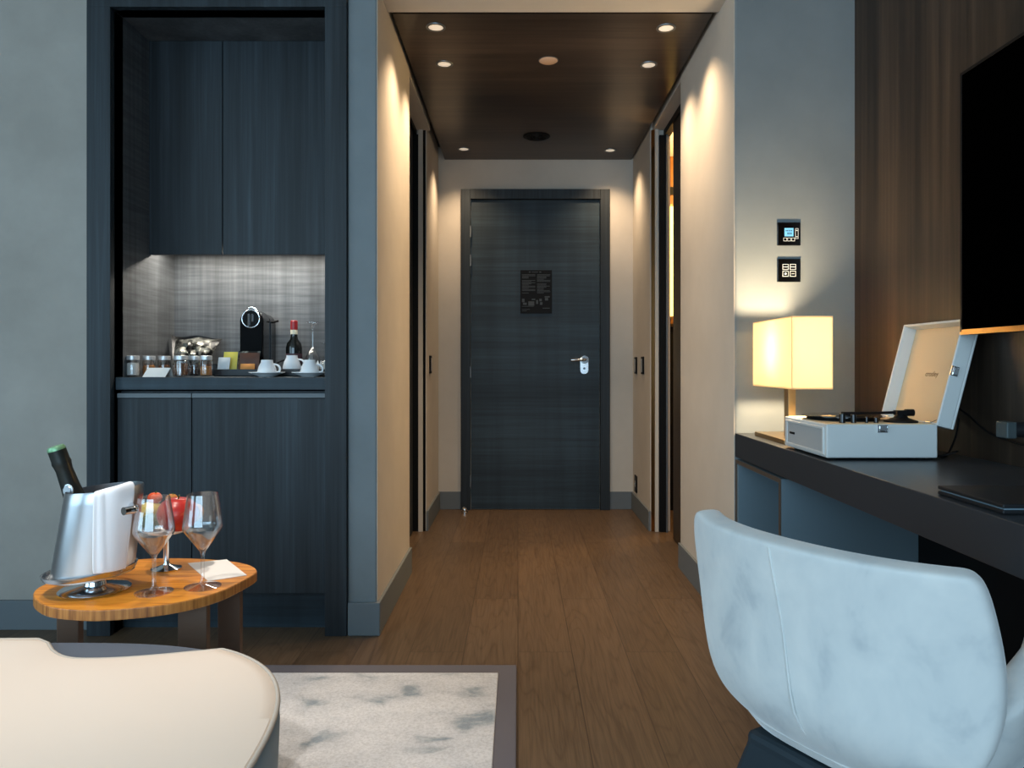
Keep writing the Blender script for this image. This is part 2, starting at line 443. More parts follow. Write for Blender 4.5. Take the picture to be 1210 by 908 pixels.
# right recess and the bathroom behind it
struct(MB().box(0.783, 4.355, 0, 0.90, YF, 2.465), 'wall_corridor_right_far', 'corridor_plaster')
struct(MB().box(XR+0.006, 3.58, ZC-0.004, 0.865, 4.355, 2.465), 'trim_7', 'corridor_plaster')
struct(MB().box(0.862, 3.58, ZC-0.04, 0.90, 4.355, 2.465), 'trim_8', 'black')
struct(MB().box(0.872, 3.585, 0.005, 0.892, 4.135, ZC-0.04), 'door_3', 'brown_panel')
struct(MB().box(0.787, 4.346, 0, 0.807, 4.356, ZC-0.004), 'trim_9', 'amber_reflection_mirror')
struct(MB().box(0.808, 4.335, 0, 0.829, 4.356, ZC-0.004), 'trim_10', 'corridor_plaster')
struct(MB().box(0.832, 4.325, 0, 0.869, 4.356, ZC-0.04), 'trim_11', 'black')
struct(MB().box(0.870, 4.315, 0, 0.879, 4.355, ZC-0.04), 'trim_12', 'aluminium')
struct(MB().box(0.90, 5.15, 0, 2.4, 5.25, 2.465), 'wall_bathroom', 'amber_wood')
struct(MB().box(2.4, 3.3, 0, 2.5, 5.25, 2.465), 'wall_bathroom_side', 'amber_wood')
struct(MB().box(1.42, 3.2, 0, 2.5, 3.3, 2.465), 'wall_bathroom_front', 'amber_wood')
struct(MB().box(0.90, 3.3, 2.44, 2.5, 5.25, 2.47), 'ceiling_bathroom', 'ceiling_white')
# end wall
struct(MB().box(-0.75, YF, 0, 0.95, YF+0.12, 2.465), 'wall_end', 'corridor_plaster')
# baseboards
def base(name, pts):
    b = MB()
    for a in pts: b.box(*a)
    return struct(b, name, 'base_grey', bev=0.002)
BH = 0.12
base('baseboard_left', [(-3.2, 2.735, 0, -1.568, 2.752, 0.108)])
base('baseboard_pilaster', [(-0.619, YN-0.012, 0, XL+0.012, YN, BH), (XL, YN, 0, XL+0.012, 3.49, BH)])
base('baseboard_corridor_right', [(XR-0.012, YN-0.012, 0, XR, 3.58, BH), (XR, YN-0.012, 0, 0.80, YN, BH)])
base('baseboard_corridor_left_far', [(-0.541, 4.352, 0, -0.529, YF, BH)])
base('baseboard_corridor_right_far', [(0.771, 4.347, 0, 0.783, YF, BH)])
base('baseboard_end', [(-0.529, YF-0.012, 0, -0.388, YF, BH), (0.624, YF-0.012, 0, 0.771, YF, BH)])

# entrance door: structure with parts
dr = MB().box(-0.317, YF-0.022, 0.006, 0.553, YF, 2.10).build('door_1', 'charcoal_h', bev=0.002)
dr['kind'] = 'structure'; dr['label'] = 'dark stained entrance door at the end of the corridor'; dr['category'] = 'door'
fr_ = MB(); fr_.box(-0.386, YF-0.04, 0, -0.321, YF, 2.171); fr_.box(0.557, YF-0.04, 0, 0.622, YF, 2.171); fr_.box(-0.321, YF-0.04, 2.104, 0.557, YF, 2.171)
fr_.build('door_frame', 'charcoal_v', dr, bev=0.002)
for py in (275, 309, 440, 568):
    z = CH-(py-CY)/173.6
    h = MB(); h.cyl((-0.319, YF-0.042, z-0.038), (-0.319, YF-0.042, z+0.038), 0.0055, 10); h.box(-0.3175, YF-0.042, z-0.035, -0.3155, YF-0.021, z+0.035)
    h.build('hinge', 'aluminium', dr, smooth='auto')
zc = CH+4/173.6
hd = MB()
out = []
for i in range(32):
    a = 2*PI*i/32
    out.append((0.449+0.029*math.cos(a), zc-0.02+0.029*math.sin(a)+(0.022 if math.sin(a) > 0 else -0.045)))
hd.loft([[Vector((x, YF-0.022, z)) for x, z in out], [Vector((x, YF-0.03, z)) for x, z in out]])
pl_ = hd.build('lock_plate', 'steel', dr, bev=0.002)
MB().cyl((0.449, YF-0.03, zc-0.055), (0.449, YF-0.034, zc-0.055), 0.008, 12).build('keyhole', 'steel_dark', pl_, smooth='auto')
hd = MB(); hd.cyl((0.451, YF-0.03, zc+0.004), (0.451, YF-0.044, zc+0.004), 0.027, 24)
hd.tube(catmull([(0.451, YF-0.04, zc+0.004), (0.451, YF-0.07, zc+0.004), (0.44, YF-0.085, zc+0.004), (0.40, YF-0.088, zc+0.003), (0.355, YF-0.088, zc+0.002)], 6), 0.0095, 12)
hd.build('door_handle', 'chrome', dr, smooth='auto')
MB().cyl((0.449, YF-0.03, zc-0.055), (0.449, YF-0.034, zc-0.055), 0.004, 10).build('keyhole', 'black', pl_)

# notice on the door
x0, x1, z0, z1 = 0.017, 0.230, 1.33, 1.624
n = thing('notice_plate', (0.12, YF-0.022, z0), 'black evacuation notice plate with grey print fixed on the entrance door', 'sign')
MB().box(x0, YF-0.027, z0, x1, YF-0.0225, z1).build('plate', 'black', n, bev=0.001)
pr = MB(); yb = YF-0.0282
def bar(mb, u0, v0, u1, v1):  # u,v in 0..1 on the plate
    mb.box(x0+(x1-x0)*u0, yb, z1-(z1-z0)*v1, x0+(x1-x0)*u1, yb+0.0014, z1-(z1-z0)*v0)
rnd = random.Random(3)
for cx0, cx1 in ((0.05, 0.47), (0.53, 0.95)):
    v_ = 0.10
    while v_ < 0.54:
        L = rnd.choice([1, 1, 0.95, 0.7, 0.5])
        bar(pr, cx0, v_, cx0+(cx1-cx0)*L, v_+0.012); v_ += 0.026 if rnd.random() > 0.18 else 0.055
bar(pr, 0.27, 0.035, 0.32, 0.055); bar(pr, 0.36, 0.04, 0.56, 0.052); bar(pr, 0.60, 0.035, 0.66, 0.055)
bar(pr, 0.05, 0.83, 0.42, 0.84); bar(pr, 0.70, 0.87, 0.93, 0.885); bar(pr, 0.05, 0.90, 0.30, 0.91); bar(pr, 0.05, 0.935, 0.20, 0.945)
pr.build('printed_lines', 'print_grey', n)
pm = MB()
for a in ((0.05,0.66,0.13,0.74),(0.08,0.75,0.2,0.80),(0.25,0.72,0.44,0.82),(0.5,0.69,0.56,0.78),(0.6,0.66,0.68,0.72),(0.62,0.74,0.7,0.80),(0.77,0.60,0.93,0.63),(0.78,0.64,0.88,0.70),(0.36,0.66,0.47,0.69)): bar(pm, *a)
pm.build('floor_plan', 'print_grey', n)
# doorstop
ds = MB().ball((P(549, 606, 4.87).x, 4.87, 0.022), 0.02, 0.02, 0.022, 16, 10); ds.cyl((P(549,606,4.87).x, 4.87, 0.0), (P(549,606,4.87).x, 4.87, 0.012), 0.024, 20)
tag(ds.build('door_stop', 'chrome', smooth='auto'), 'small chrome dome door stop on the floor by the entrance door', 'door stop')

# ------------------------------------------------------------------ niche with minibar
nl = MB(); nl.box(-1.53, 2.70, 0, -1.48, 3.2, 2.33); nl.box(-0.701, 2.70, 0, -0.66, 3.2, 2.33); nl.box(-1.48, 2.70, 2.287, -0.701, 3.2, 2.33)
struct(nl, 'wall_niche_sides', 'charcoal_back')
struct(MB().box(-1.53, 3.172, 0, -0.66, 3.22, 2.33), 'wall_niche_back', 'charcoal_back')
sr = MB(); sr.box(-1.566, 2.672, 0, -1.48, 2.76, 2.287); sr.box(-0.701, 2.672, 0, -0.622, 2.76, 2.287); sr.box(-1.566, 2.672, 2.287, -0.622, 2.76, ZR)
struct(sr, 'trim_13', 'charcoal_v', bev=0.0015)
# wall cabinet
wc = thing('wall_cabinet', (-1.09, 3.06, 1.43), 'dark stained two-door wall cabinet above the minibar counter', 'cabinet')
MB().box(-1.479, 2.975, 1.475, -0.702, 3.171, 2.286).build('body', 'charcoal_v', wc)
for a, b in ((-1.479, -1.1865), (-1.1835, -0.702)):
    MB().box(a, 2.953, 1.428, b, 2.974, 2.286).build('door', 'charcoal_v', wc, bev=0.0015)
MB().box(-1.45, 3.01, 1.462, -0.73, 3.03, 1.4745).build('led_strip', 'led', wc)
lt = area('led_strip_light', (-1.09, 3.035, 1.458), (0, 0, 0), 0.70, 0.03, 5.5, (1.0, 0.93, 0.82))
# base cabinet
bc = thing('base_cabinet', (-1.09, 2.9, 0), 'dark stained base cabinet with two doors below the minibar counter', 'cabinet')
MB().box(-1.479, 2.745, 0.135, -0.702, 3.17, 0.888).build('body', 'charcoal_v', bc)
for a, b in ((-1.477, -1.2045), (-1.2015, -0.703)):
    dd = MB().box(a, 2.715, 0.142, b, 2.743, 0.862).build('door', 'charcoal_v', bc, bev=0.0015)
    MB().box(a, 2.713, 0.864, b, 2.742, 0.881).build('channel_handle', 'base_grey', dd, bev=0.001, label='grey metal finger-pull strip')
MB().box(-1.479, 2.765, 0, -0.702, 2.79, 0.135).build('plinth', 'charcoal_h', bc)
ctop = MB().box(-1.479, 2.706, 0.894, -0.702, 3.171, 0.94).build('worktop', 'charcoal_h', bev=0.0015)
tag(ctop, 'dark wood minibar counter spanning the lit niche', 'counter')
ZT = 0.9405

def cz(px, Y): return (px-CX)*Y/F    # X on the counter from a pixel column and a depth
# jars
JG = 'snack jars on the minibar counter'
def jar(px, Y, r, h, fill, flevel, label):
    t = thing('glass_jar', (cz(px, Y), Y, ZT), label, 'jar', JG)
    x, y, z = t.location
    g = MB().lathe([(r*0.86, 0.001), (r, 0.006), (r, h*0.74), (r*0.86, h*0.80), (r*0.86, h*0.84), (r*0.80, h*0.84), (r*0.80, h*0.79), (r*0.93, h*0.73), (r*0.93, 0.010), (r*0.8, 0.006)], (x, y, z), 24)
    g.build('jar_body', 'thin_glass', t, smooth='auto')
    MB().lathe([(r*0.9, 0.007), (r*0.91, 0.012), (r*0.91, h*flevel), (r*0.6, h*flevel+0.004)], (x, y, z), 20).build('contents', fill, t, smooth='auto')
    l = MB().lathe([(r*0.95, h*0.80), (r*0.98, h*0.81), (r*0.98, h*0.985), (r*0.9, h)], (x, y, z), 24)
    l.build('lid', 'lid_metal', t, smooth='auto')
jar(157, 2.80, 0.0235, 0.080, 'sugar_white', 0.62, 'glass jar of white sugar with steel lid, first jar from the niche side')
jar(176, 2.87, 0.0235, 0.080, 'nut_orange', 0.5, 'glass jar of orange snacks with steel lid, directly behind the tent card')
jar(194, 2.92, 0.0235, 0.080, 'nut_brown', 0.52, 'steel-lidded glass jar of brown nuts just right of the orange snacks jar')
jar(214, 2.80, 0.026, 0.080, 'nut_brown', 0.6, 'widest glass jar, brown contents, just right of the tent card')
jar(230, 2.87, 0.0225, 0.080, 'tea_dark', 0.6, 'glass jar of dark tea leaves between two front jars')
jar(243.5, 2.80, 0.0225, 0.080, 'nut_orange', 0.45, 'glass jar half full of orange snacks, last jar before the black tray')
jar(149, 2.93, 0.0235, 0.076, 'tea_dark', 0.55, 'half hidden glass jar behind the white sugar jar')
# saucer-like coasters under the jars
for px, L in ((154, 'thin pale tray under the white sugar jar'), (228, 'thin pale tray under the jars beside the tent card')):
    pass
# tent card
tc_ = P(184, 445, 2.735)
a0, a1, b0, b1 = cz(168, 2.735), cz(195, 2.735), cz(174, 2.76), cz(201, 2.76)
card = MB()
for dy in (0.0, 0.0012):
    pass
card.loft([[Vector((a0, 2.735, ZT)), Vector((a1, 2.735, ZT)), Vector((b1, 2.765, ZT+0.034)), Vector((b0, 2.765, ZT+0.034))],
           [Vector((a0, 2.7362, ZT)), Vector((a1, 2.7362, ZT)), Vector((b1, 2.7662, ZT+0.034)), Vector((b0, 2.7662, ZT+0.034))]])
card.loft([[Vector((b0, 2.7655, ZT+0.034)), Vector((b1, 2.7655, ZT+0.034)), Vector((b1-0.004, 2.792, ZT)), Vector((b0-0.004, 2.792, ZT))],
           [Vector((b0, 2.7667, ZT+0.034)), Vector((b1, 2.7667, ZT+0.034)), Vector((b1-0.004, 2.7932, ZT)), Vector((b0-0.004, 2.7932, ZT))]])
tag(card.build('tent_card', 'paper'), 'white folded tent card in front of the snack jars', 'card')
# crisp bag: crumpled pillow leaning on the back panel
bg = thing('snack_bag', (cz(232, 3.02), 3.02, ZT), 'crumpled silver and black snack bag lying behind the jars', 'bag')
mb = MB(); rg = random.Random(5); NU, NV = 16, 10; front = []; back = []
for j in range(NV+1):
    v_ = j/NV; rf, rb = [], []
    for i in range(NU+1):
        u = i/NU
        px = 196+56*u+(1-v_)*8*(1-2*u)*1.0+(0 if u < .9 else -1.5*(1-v_))
        py = 429-32*v_ - 0*u + (1.5*math.sin(u*9))*(v_ > .9)
        e = (1-abs(2*u-1)**3)*(1-abs(2*v_-1)**3)
        y = 3.02+0.09*v_
        th = 0.035*e+0.012*e*rg.uniform(-1, 1)
        c = P(px, py, 3.02); c = Vector((c.x, y, ZT+0.045+(c.z-P(px, 429, 3.02).z)))
        rf.append(c+Vector((0, -th-0.002, 0.3*th))); rb.append(c+Vector((-0.022*(1-u)*v_, th*0.5+0.004, 0.012*v_*(1-u)+0.002)))
    front.append(rf); back.append(rb)
def sheet(mb, rows):
    V = [[mb.bm.verts.new(p) for p in r] for r in rows]
    for a, b in zip(V, V[1:]):
        for i in range(len(a)-1): mb.bm.faces.new((a[i], a[i+1], b[i+1], b[i]))
    return V
sheet(mb, front)
for r in ([r[0] for r in front], ): pass
mb.build('front_foil', 'foil_silver', bg, smooth='auto')
mb = MB(); sheet(mb, back)
mb.build('back_foil', 'foil_black', bg, smooth='auto')
st = MB().box(cz(208,3.06), 3.045, ZT, cz(258,3.06), 3.075, ZT+0.05)
st.build('rest_block', 'foil_black', bg, bev=0.006)
# black tray with sachets
ty0, ty1 = 2.857, 3.02
tx0, tx1 = cz(253, 2.86), cz(380, 2.86)
tray = MB(); tray.box(tx0, ty0, ZT, tx1, ty1, ZT+0.004); tray.box(tx0, ty0, ZT, tx1, ty0+0.004, ZT+0.028); tray.box(tx0, ty1-0.004, ZT, tx1, ty1, ZT+0.028)
tray.box(tx0, ty0, ZT, tx0+0.004, ty1, ZT+0.028); tray.box(tx1-0.004, ty0, ZT, tx1, ty1, ZT+0.028)
for px in (278, 312): tray.box(cz(px, 2.86), ty0, ZT, cz(px, 2.86)+0.003, ty1, ZT+0.027)
tag(tray.build('amenity_tray', 'tray_black', bev=0.001), 'long black divided tray holding sachets on the minibar counter', 'tray')
def sachet(px0, px1, py, Y, m, label, lean=0.02, top=None, cat='sachet'):
    x0, x1 = cz(px0, Y), cz(px1, Y); zt = CH-(py-CY)*Y/F; z0 = ZT+0.0045
    mb = MB(); rows_f, rows_b = [], []
    for j in range(7):
        v_ = j/6
        e = 1-abs(2*v_-1)**2.5
        rows_f.append([Vector((x0+(x1-x0)*i/6, Y+lean*v_-0.006*e*(1-abs(i/3-1)**3)-0.0006, z0+(zt-z0)*v_)) for i in range(7)])
        rows_b.append([Vector((x0+(x1-x0)*i/6, Y+lean*v_+0.006*e*(1-abs(i/3-1)**3)+0.0006, z0+(zt-z0)*v_)) for i in range(7)])
    sheet(mb, rows_f); sheet(mb, rows_b)
    tag(mb.build('sachet', m, smooth='auto'), label, cat, 'sachets in the black tray')
sachet(256, 270, 422.5, 2.875, 'print_white', 'pale grey paper sachet at the front of the black tray')
sachet(262.5, 279, 416, 2.905, 'yellow_packet', 'yellow sachet standing behind the pale grey sachet')
sachet(281, 305, 417, 2.90, 'brown_packet', 'dark brown foil packet in front of the coffee machine')
sachet(280, 306, 415, 2.925, 'foil_silver', 'silver edged packet behind the brown foil packet')
sachet(283, 300, 430, 2.872, 'nut_orange', 'small orange packet lying low in the black tray', 0.012)
for i, px in enumerate((375, 379, 382.5)):
    Y = 2.88+0.012*i
    x = cz(px, Y)
    tag(MB().loft([[Vector((x-0.006, Y, ZT+0.0045)), Vector((x+0.006, Y, ZT+0.0045)), Vector((x+0.006, Y+0.003, ZT+0.0045)), Vector((x-0.006, Y+0.003, ZT+0.0045))],
                   [Vector((x-0.005, Y+0.004, ZT+0.05)), Vector((x+0.005, Y+0.004, ZT+0.05)), Vector((x+0.005, Y+0.007, ZT+0.05)), Vector((x-0.005, Y+0.007, ZT+0.05))],
                   [Vector((x-0.001, Y+0.005, ZT+0.062)), Vector((x+0.001, Y+0.005, ZT+0.062)), Vector((x+0.001, Y+0.007, ZT+0.062)), Vector((x-0.001, Y+0.007, ZT+0.062))]]).build('sugar_stick', 'sugar_white'),
        'white sugar stick upright at the tray end, by the niche frame', 'sugar stick', 'sugar sticks in the tray')
# coffee machine (front face flush with the tray's back, body running back)
cm = thing('coffee_machine', (cz(297, 3.03), 3.09, ZT), 'black capsule coffee machine with chrome ring on the minibar counter', 'coffee machine')
yf, yb2 = 3.026, 3.165
xa, xb = cz(283, yf), cz(311, yf); zt = CH-(366-CY)*yf/F
xc, hw = (xa+xb)/2, (xb-xa)/2
def arch(x0, x1, z0, z1, y, n=14):
    r = (x1-x0)/2; c = (x0+x1)/2
    return [Vector((x0, y, z0)), Vector((x1, y, z0))]+[Vector((c+r*math.cos(PI*i/n), y, z1-r+r*math.sin(PI*i/n))) for i in range(n+1)]
MB().loft([arch(xa, xb, ZT+0.03, zt, yf+0.004), arch(xa, xb, ZT+0.03, zt, yf+0.082)]).build('body', 'black_gloss', cm, smooth='auto', bev=0.002)
MB().loft([arch(xa+0.004, xb-0.004, ZT+0.075, zt-0.004, yf-0.004), arch(xa+0.004, xb-0.004, ZT+0.075, zt-0.004, yf+0.004)]).build('front_panel', 'machine_black', cm, bev=0.001)
MB().loft([arch(xa+0.003, xb+0.004, ZT+0.03, zt-0.008, yf+0.085), arch(xa+0.003, xb+0.004, ZT+0.03, zt-0.008, yb2+0.004)]).build('water_tank', 'black_gloss', cm, smooth='auto')
ring = MB(); zr = CH-(377-CY)*yf/F
ring.tube([(xc+0.036*math.cos(2*PI*i/32), yf-0.006, zr+0.036*math.sin(2*PI*i/32)) for i in range(33)], 0.0035, 8)
ring.build('chrome_ring', 'chrome', cm, smooth=True)
MB().cyl((xc, yf-0.002, zr), (xc, yf-0.006, zr), 0.031, 24).build('capsule_head', 'black_gloss', cm, smooth='auto')
s_ = MB(); s_.box(xc-0.012, yf-0.012, zr-0.03, xc-0.004, yf-0.004, zr+0.02); s_.box(xc+0.004, yf-0.012, zr-0.012, xc+0.010, yf-0.004, zr+0.02)
s_.build('spout', 'chrome', cm, bev=0.002)
MB().tube(catmull([(xc-0.016, yf+0.0, zt-0.006), (xc-0.008, yf-0.005, zt+0.006), (xc+0.008, yf-0.005, zt+0.007), (xc+0.024, yf, zt-0.006), (xc+0.036, yf+0.02, zt-0.018)], 5), 0.004, 8).build('lever', 'chrome', cm, smooth=True)
MB().box(xa-0.001, yf-0.004, ZT, xb+0.001, yb2, ZT+0.03).build('base', 'black', cm, bev=0.003)
MB().tube(catmull([(xb, yb2-0.02, zr-0.008), (xb+0.012, yb2-0.02, zr-0.004), (xb+0.024, yb2-0.02, zr-0.001)], 4), 0.005, 8).build('tank_knob', 'black', cm, smooth=True)
MB().tube(catmull([(xb, yb2-0.03, ZT+0.04), (xb+0.05, yb2-0.02, ZT+0.065), (xb+0.08, yb2-0.01, ZT+0.055), (xb+0.11, yb2-0.01, ZT+0.01)], 6), 0.003, 8).build('cord', 'black', cm, smooth=True)
# small red wine bottle
wb_ = thing('wine_bottle', (cz(347.5, 3.07), 3.07, ZT), 'small dark wine bottle with red cap standing by the coffee machine', 'bottle')
x, y, z = wb_.location; S = 3.07/F; H = (443-378)*S
MB().lathe([(0.030, 0.0), (0.033, 0.004), (0.033, H*0.50), (0.029, H*0.585), (0.016, H*0.66), (0.0135, H*0.72), (0.0135, H*0.93)], (x, y, z), 28).build('bottle_body', 'bottle_dark', wb_, smooth='auto')
MB().lathe([(0.0335, H*0.12), (0.0335, H*0.40)], (x, y, z), 28, False, False).build('paper_label', 'label_dark', wb_, smooth=True)
MB().lathe([(0.0145, H*0.75), (0.0145, H*0.83)], (x, y, z), 24).build('cream_band', 'cream_band', wb_, smooth='auto')
MB().lathe([(0.0145, H*0.83), (0.015, H*0.85), (0.0145, H*0.99), (0.012, H)], (x, y, z), 24).build('red_cap', 'red_foil', wb_, smooth='auto')
# upturned stem glasses and tumblers at the counter's end
def upturned(px, Y, h, rb, label):
    t = thing('stem_glass', (cz(px, Y), Y, ZT), label, 'glass', 'upturned glasses on the counter')
    x, y, z = t.location
    p = [(rb*0.80, 0.0), (rb, h*0.18), (rb*0.95, h*0.34), (rb*0.55, h*0.46), (0.005, h*0.52), (0.0035, h*0.60), (0.0035, h*0.86), (0.008, h*0.94), (rb*0.86, h*0.985), (rb*0.86, h)]
    inner = [(rb*0.77, 0.0005), (rb*0.965, h*0.18), (rb*0.91, h*0.34), (rb*0.48, h*0.45), (0.001, h*0.49)]
    MB().lathe(list(reversed(inner))+p+[(0.001, h)], (x, y, z), 28, True, True).build('glass_body', 'glass', t, smooth='auto')
upturned(369.5, 3.06, 0.222, 0.031, 'tall stemmed glass turned upside down beside the wine bottle')
upturned(386, 3.0, 0.135, 0.030, 'short upturned glass half hidden by the niche frame')
# cups
def cup(px, Y, z0, saucer, label, label_s):
    x = cz(px, Y)
    zc_ = z0+(0.012 if saucer else 0)
    if saucer:
        so = MB().lathe([(0.030, 0), (0.034, 0.003), (0.058, 0.013), (0.066, 0.016), (0.066, 0.018), (0.056, 0.0165), (0.034, 0.0085), (0.001, 0.0075)], (x, Y, z0), 36).build('saucer', 'porcelain', smooth='auto')
        tag(so, label_s, 'saucer', 'espresso saucers on the counter'); zc_ = z0+0.0175
        zc_ = z0+0.0095
    t = thing('espresso_cup', (x, Y, zc_), label, 'cup', 'upturned espresso cups')
    MB().lathe([(0.034, 0.0), (0.036, 0.0005), (0.035, 0.012), (0.030, 0.030), (0.022, 0.046), (0.0215, 0.054), (0.019, 0.0545), (0.018, 0.050), (0.001, 0.050)], (x, Y, zc_), 32, True, True).build('cup_body', 'porcelain', t, smooth='auto')
    MB().tube(catmull([(x+0.026, Y, zc_+0.038), (x+0.040, Y, zc_+0.035), (x+0.049, Y, zc_+0.024), (x+0.046, Y, zc_+0.010), (x+0.034, Y, zc_+0.008)], 5), 0.0038, 8).build('cup_handle', 'porcelain', t, smooth=True)
cup(315.5, 2.785-0.0, ZT, True, 'white espresso cup upside down on the saucer before the coffee machine', 'white saucer in front of the coffee machine')
cup(366, 2.785, ZT, True, 'white espresso cup upside down on the saucer beside the niche frame', 'white saucer beside the niche frame')
cup(345, 2.93, ZT+0.0285, False, 'white espresso cup upside down on the black tray before the wine bottle', '')

# ------------------------------------------------------------------ corridor fittings
DG = 'recessed spotlights in the corridor ceiling'
DL = [(515, 32, 'round recessed ceiling spotlight at the left corner nearest the room'), (787, 33, 'round recessed ceiling spotlight at the right corner nearest the room'),
      (525, 75.5, 'round recessed ceiling spotlight second from the room on the left side'), (766.5, 76.5, 'round recessed ceiling spotlight second from the room on the right side'),
      (548, 176, 'small round ceiling spotlight near the entrance door, hinge side'), (721, 177.5, 'small round ceiling spotlight near the entrance door, handle side')]
for i, (px, py, lb) in enumerate(DL):
    z = ZC+0.004; p = PZ(px, py, z)
    t = thing('ceiling_spotlight', p, lb, 'ceiling light', DG)
    MB().lathe([(0.030, -0.0035), (0.040, -0.0035), (0.041, 0.0), (0.030, 0.0)], p, 28, False, False).build('trim_ring', 'aluminium', t, smooth='auto')
    MB().lathe([(0.0305, -0.0015), (0.0305, -0.0005)], p, 28).build('lens', 'lens_lit', t)
    spot('spotlight_beam', (p.x, p.y, z-0.008), (p.x, p.y, 0), 46 if i < 4 else 36, WARM, 112, 1.0, 0.03)
p = PZ(648, 71, ZC+0.004)
t = thing('ceiling_sensor', p, 'flat peach coloured disc in the middle of the corridor ceiling', 'ceiling disc')
MB().lathe([(0.042, 0.0), (0.042, -0.004), (0.036, -0.008)], p, 32).build('disc', 'disc_peach', t, smooth='auto')
MB().lathe([(0.045, 0.0), (0.046, -0.002), (0.042, -0.003)], p, 32, False, False).build('ring', 'aluminium', t, smooth='auto')
p = PZ(634, 161, ZC+0.004)
t = thing('ceiling_speaker', p, 'black round ceiling vent near the entrance door', 'vent')
MB().lathe([(0.082, 0.0), (0.082, -0.004), (0.075, -0.007)], p, 36).build('disc', 'black', t, smooth='auto')
mb = MB()
for r in (0.02, 0.04, 0.06): mb.lathe([(r-0.003, -0.007), (r-0.002, -0.011), (r+0.002, -0.011), (r+0.003, -0.007)], p, 36, False, False)
mb.build('ring', 'black', t, smooth='auto')
# switches and socket
def switch(x, y, z, sx, label, name='light_switch', socket=False):
    t = thing(name, (x, y, z), label, 'switch' if not socket else 'socket', None if socket else 'light switches in the corridor')
    MB().box(min(x, x+sx*0.008), y-0.04, z-0.055, max(x, x+sx*0.008), y+0.04, z+0.055).build('plate', 'black', t, bev=0.002)
    if socket:
        MB().cyl((x+sx*0.008, y, z), (x+sx*0.0085, y, z), 0.022, 20).build('socket_face', 'black_gloss', t)
        MB().box(min(x+sx*0.008, x+sx*0.011), y-0.012, z-0.004, max(x+sx*0.008, x+sx*0.011), y+0.012, z+0.004).build('contact', 'aluminium', t)
    else:
        MB().box(min(x+sx*0.008, x+sx*0.011), y-0.028, z-0.042, max(x+sx*0.008, x+sx*0.011), y+0.028, z+0.042).build('rocker', 'black_gloss', t, bev=0.001)
s1 = F*0.783/(752-CX); s2 = F*0.783/(760-CX)
switch(0.783, s1, CH-(432-CY)*s1/F, -1, 'black wall switch nearest the entrance door on the right corridor wall')
switch(0.783, s2, CH-(432-CY)*s2/F, -1, 'black wall switch nearest the lit doorway on the right corridor wall')
switch(0.783, s1, CH-(572-CY)*s1/F, -1, 'black wall socket low on the right corridor wall', 'wall_socket', True)
s3 = F*0.541/(CX-508)
switch(-0.541, s3, CH-(431-CY)*s3/F, 1, 'black wall switch on the left corridor wall')
# bathroom lamp and black vanity
bl = thing('bathroom_wall_lamp', (1.11, 5.15, 1.3), 'tall glowing wall lamp in the bathroom seen through the doorway', 'lamp')
x0 = (790-CX)*5.1/F; x1 = (797-CX)*5.1/F
MB().box(x0, 5.09, 1.32, x1, 5.125, 2.08).build('diffuser', 'bath_lamp', bl, bev=0.006)
MB().box(x0+0.01, 5.125, 1.30, x1-0.01, 5.149, 2.10).build('back_plate', 'brass', bl)
bv = thing('bathroom_vanity', (1.2, 5.0, 0), 'black bathroom cabinet seen through the lit doorway', 'cabinet')
MB().box(0.92, 4.97, 0, 1.8, 5.149, 1.24).build('body', 'black', bv, bev=0.004)
MB().box(0.91, 4.95, 1.24, 1.8, 5.149, 1.26).build('shelf', 'brown_panel', bv)
struct(MB().box(0.90, 5.14, 2.17, 2.4, 5.15, 2.225), 'trim_14', 'black')
d = bpy.data.lights.new('bathroom_light', 'POINT'); d.energy = 45; d.color = (1.0, 0.62, 0.22); d.shadow_soft_size = 0.08
o = bpy.data.objects.new('bathroom_light', d); C.objects.link(o); o.location = (1.35, 4.55, 2.1)

# ------------------------------------------------------------------ controls on the right pilaster
def controls(z, name, label):
    t = thing(name, (0.986, YN, z), label, 'wall control')
    MB().box(0.9445, YN-0.009, z-0.042, 1.0285, YN-0.0005, z+0.042).build('plate', 'black_gloss', t, bev=0.0015)
    return t
def outline(mb, x, z, w, h, th=0.0016, y=YN-0.0105):
    mb.box(x-w/2, y, z+h/2-th, x+w/2, y+0.001, z+h/2); mb.box(x-w/2, y, z-h/2, x+w/2, y+0.001, z-h/2+th)
    mb.box(x-w/2, y, z-h/2+th, x-w/2+th, y+0.001, z+h/2-th); mb.box(x+w/2-th, y, z-h/2+th, x+w/2, y+0.001, z+h/2-th)
zt1 = CH-(277-CY)*YN/F
t = controls(zt1, 'thermostat', 'black square thermostat with small blue screen, above the four-button panel')
MB().box(0.970, YN-0.0105, zt1-0.009, 1.002, YN-0.0085, zt1+0.021).build('screen', 'screen_blue', t)
mb = MB()
for k in range(5): mb.box(0.974+k*0.005, YN-0.0112, zt1+0.009, 0.977+k*0.005, YN-0.0104, zt1+0.014)
for k in range(3): mb.box(0.980+k*0.006, YN-0.0112, zt1-0.003, 0.9835+k*0.006, YN-0.0104, zt1+0.005)
mb.build('screen_digits', 'print_dark', t)
mb = MB()
for k in range(3): outline(mb, 0.972+k*0.0145, zt1-0.0205, 0.0125, 0.0125, 0.0013)
outline(mb, 1.0145, zt1+0.001, 0.011, 0.038, 0.0013)
mb.box(1.0115, YN-0.0105, zt1+0.011, 1.0175, YN-0.0095, zt1+0.014); mb.box(1.0115, YN-0.0105, zt1-0.012, 1.0175, YN-0.0095, zt1-0.009)
mb.build('button_outlines', 'print_white', t)
zt2 = CH-(320-CY)*YN/F
t = controls(zt2, 'switch_panel', 'black square panel with four outlined buttons, below the thermostat')
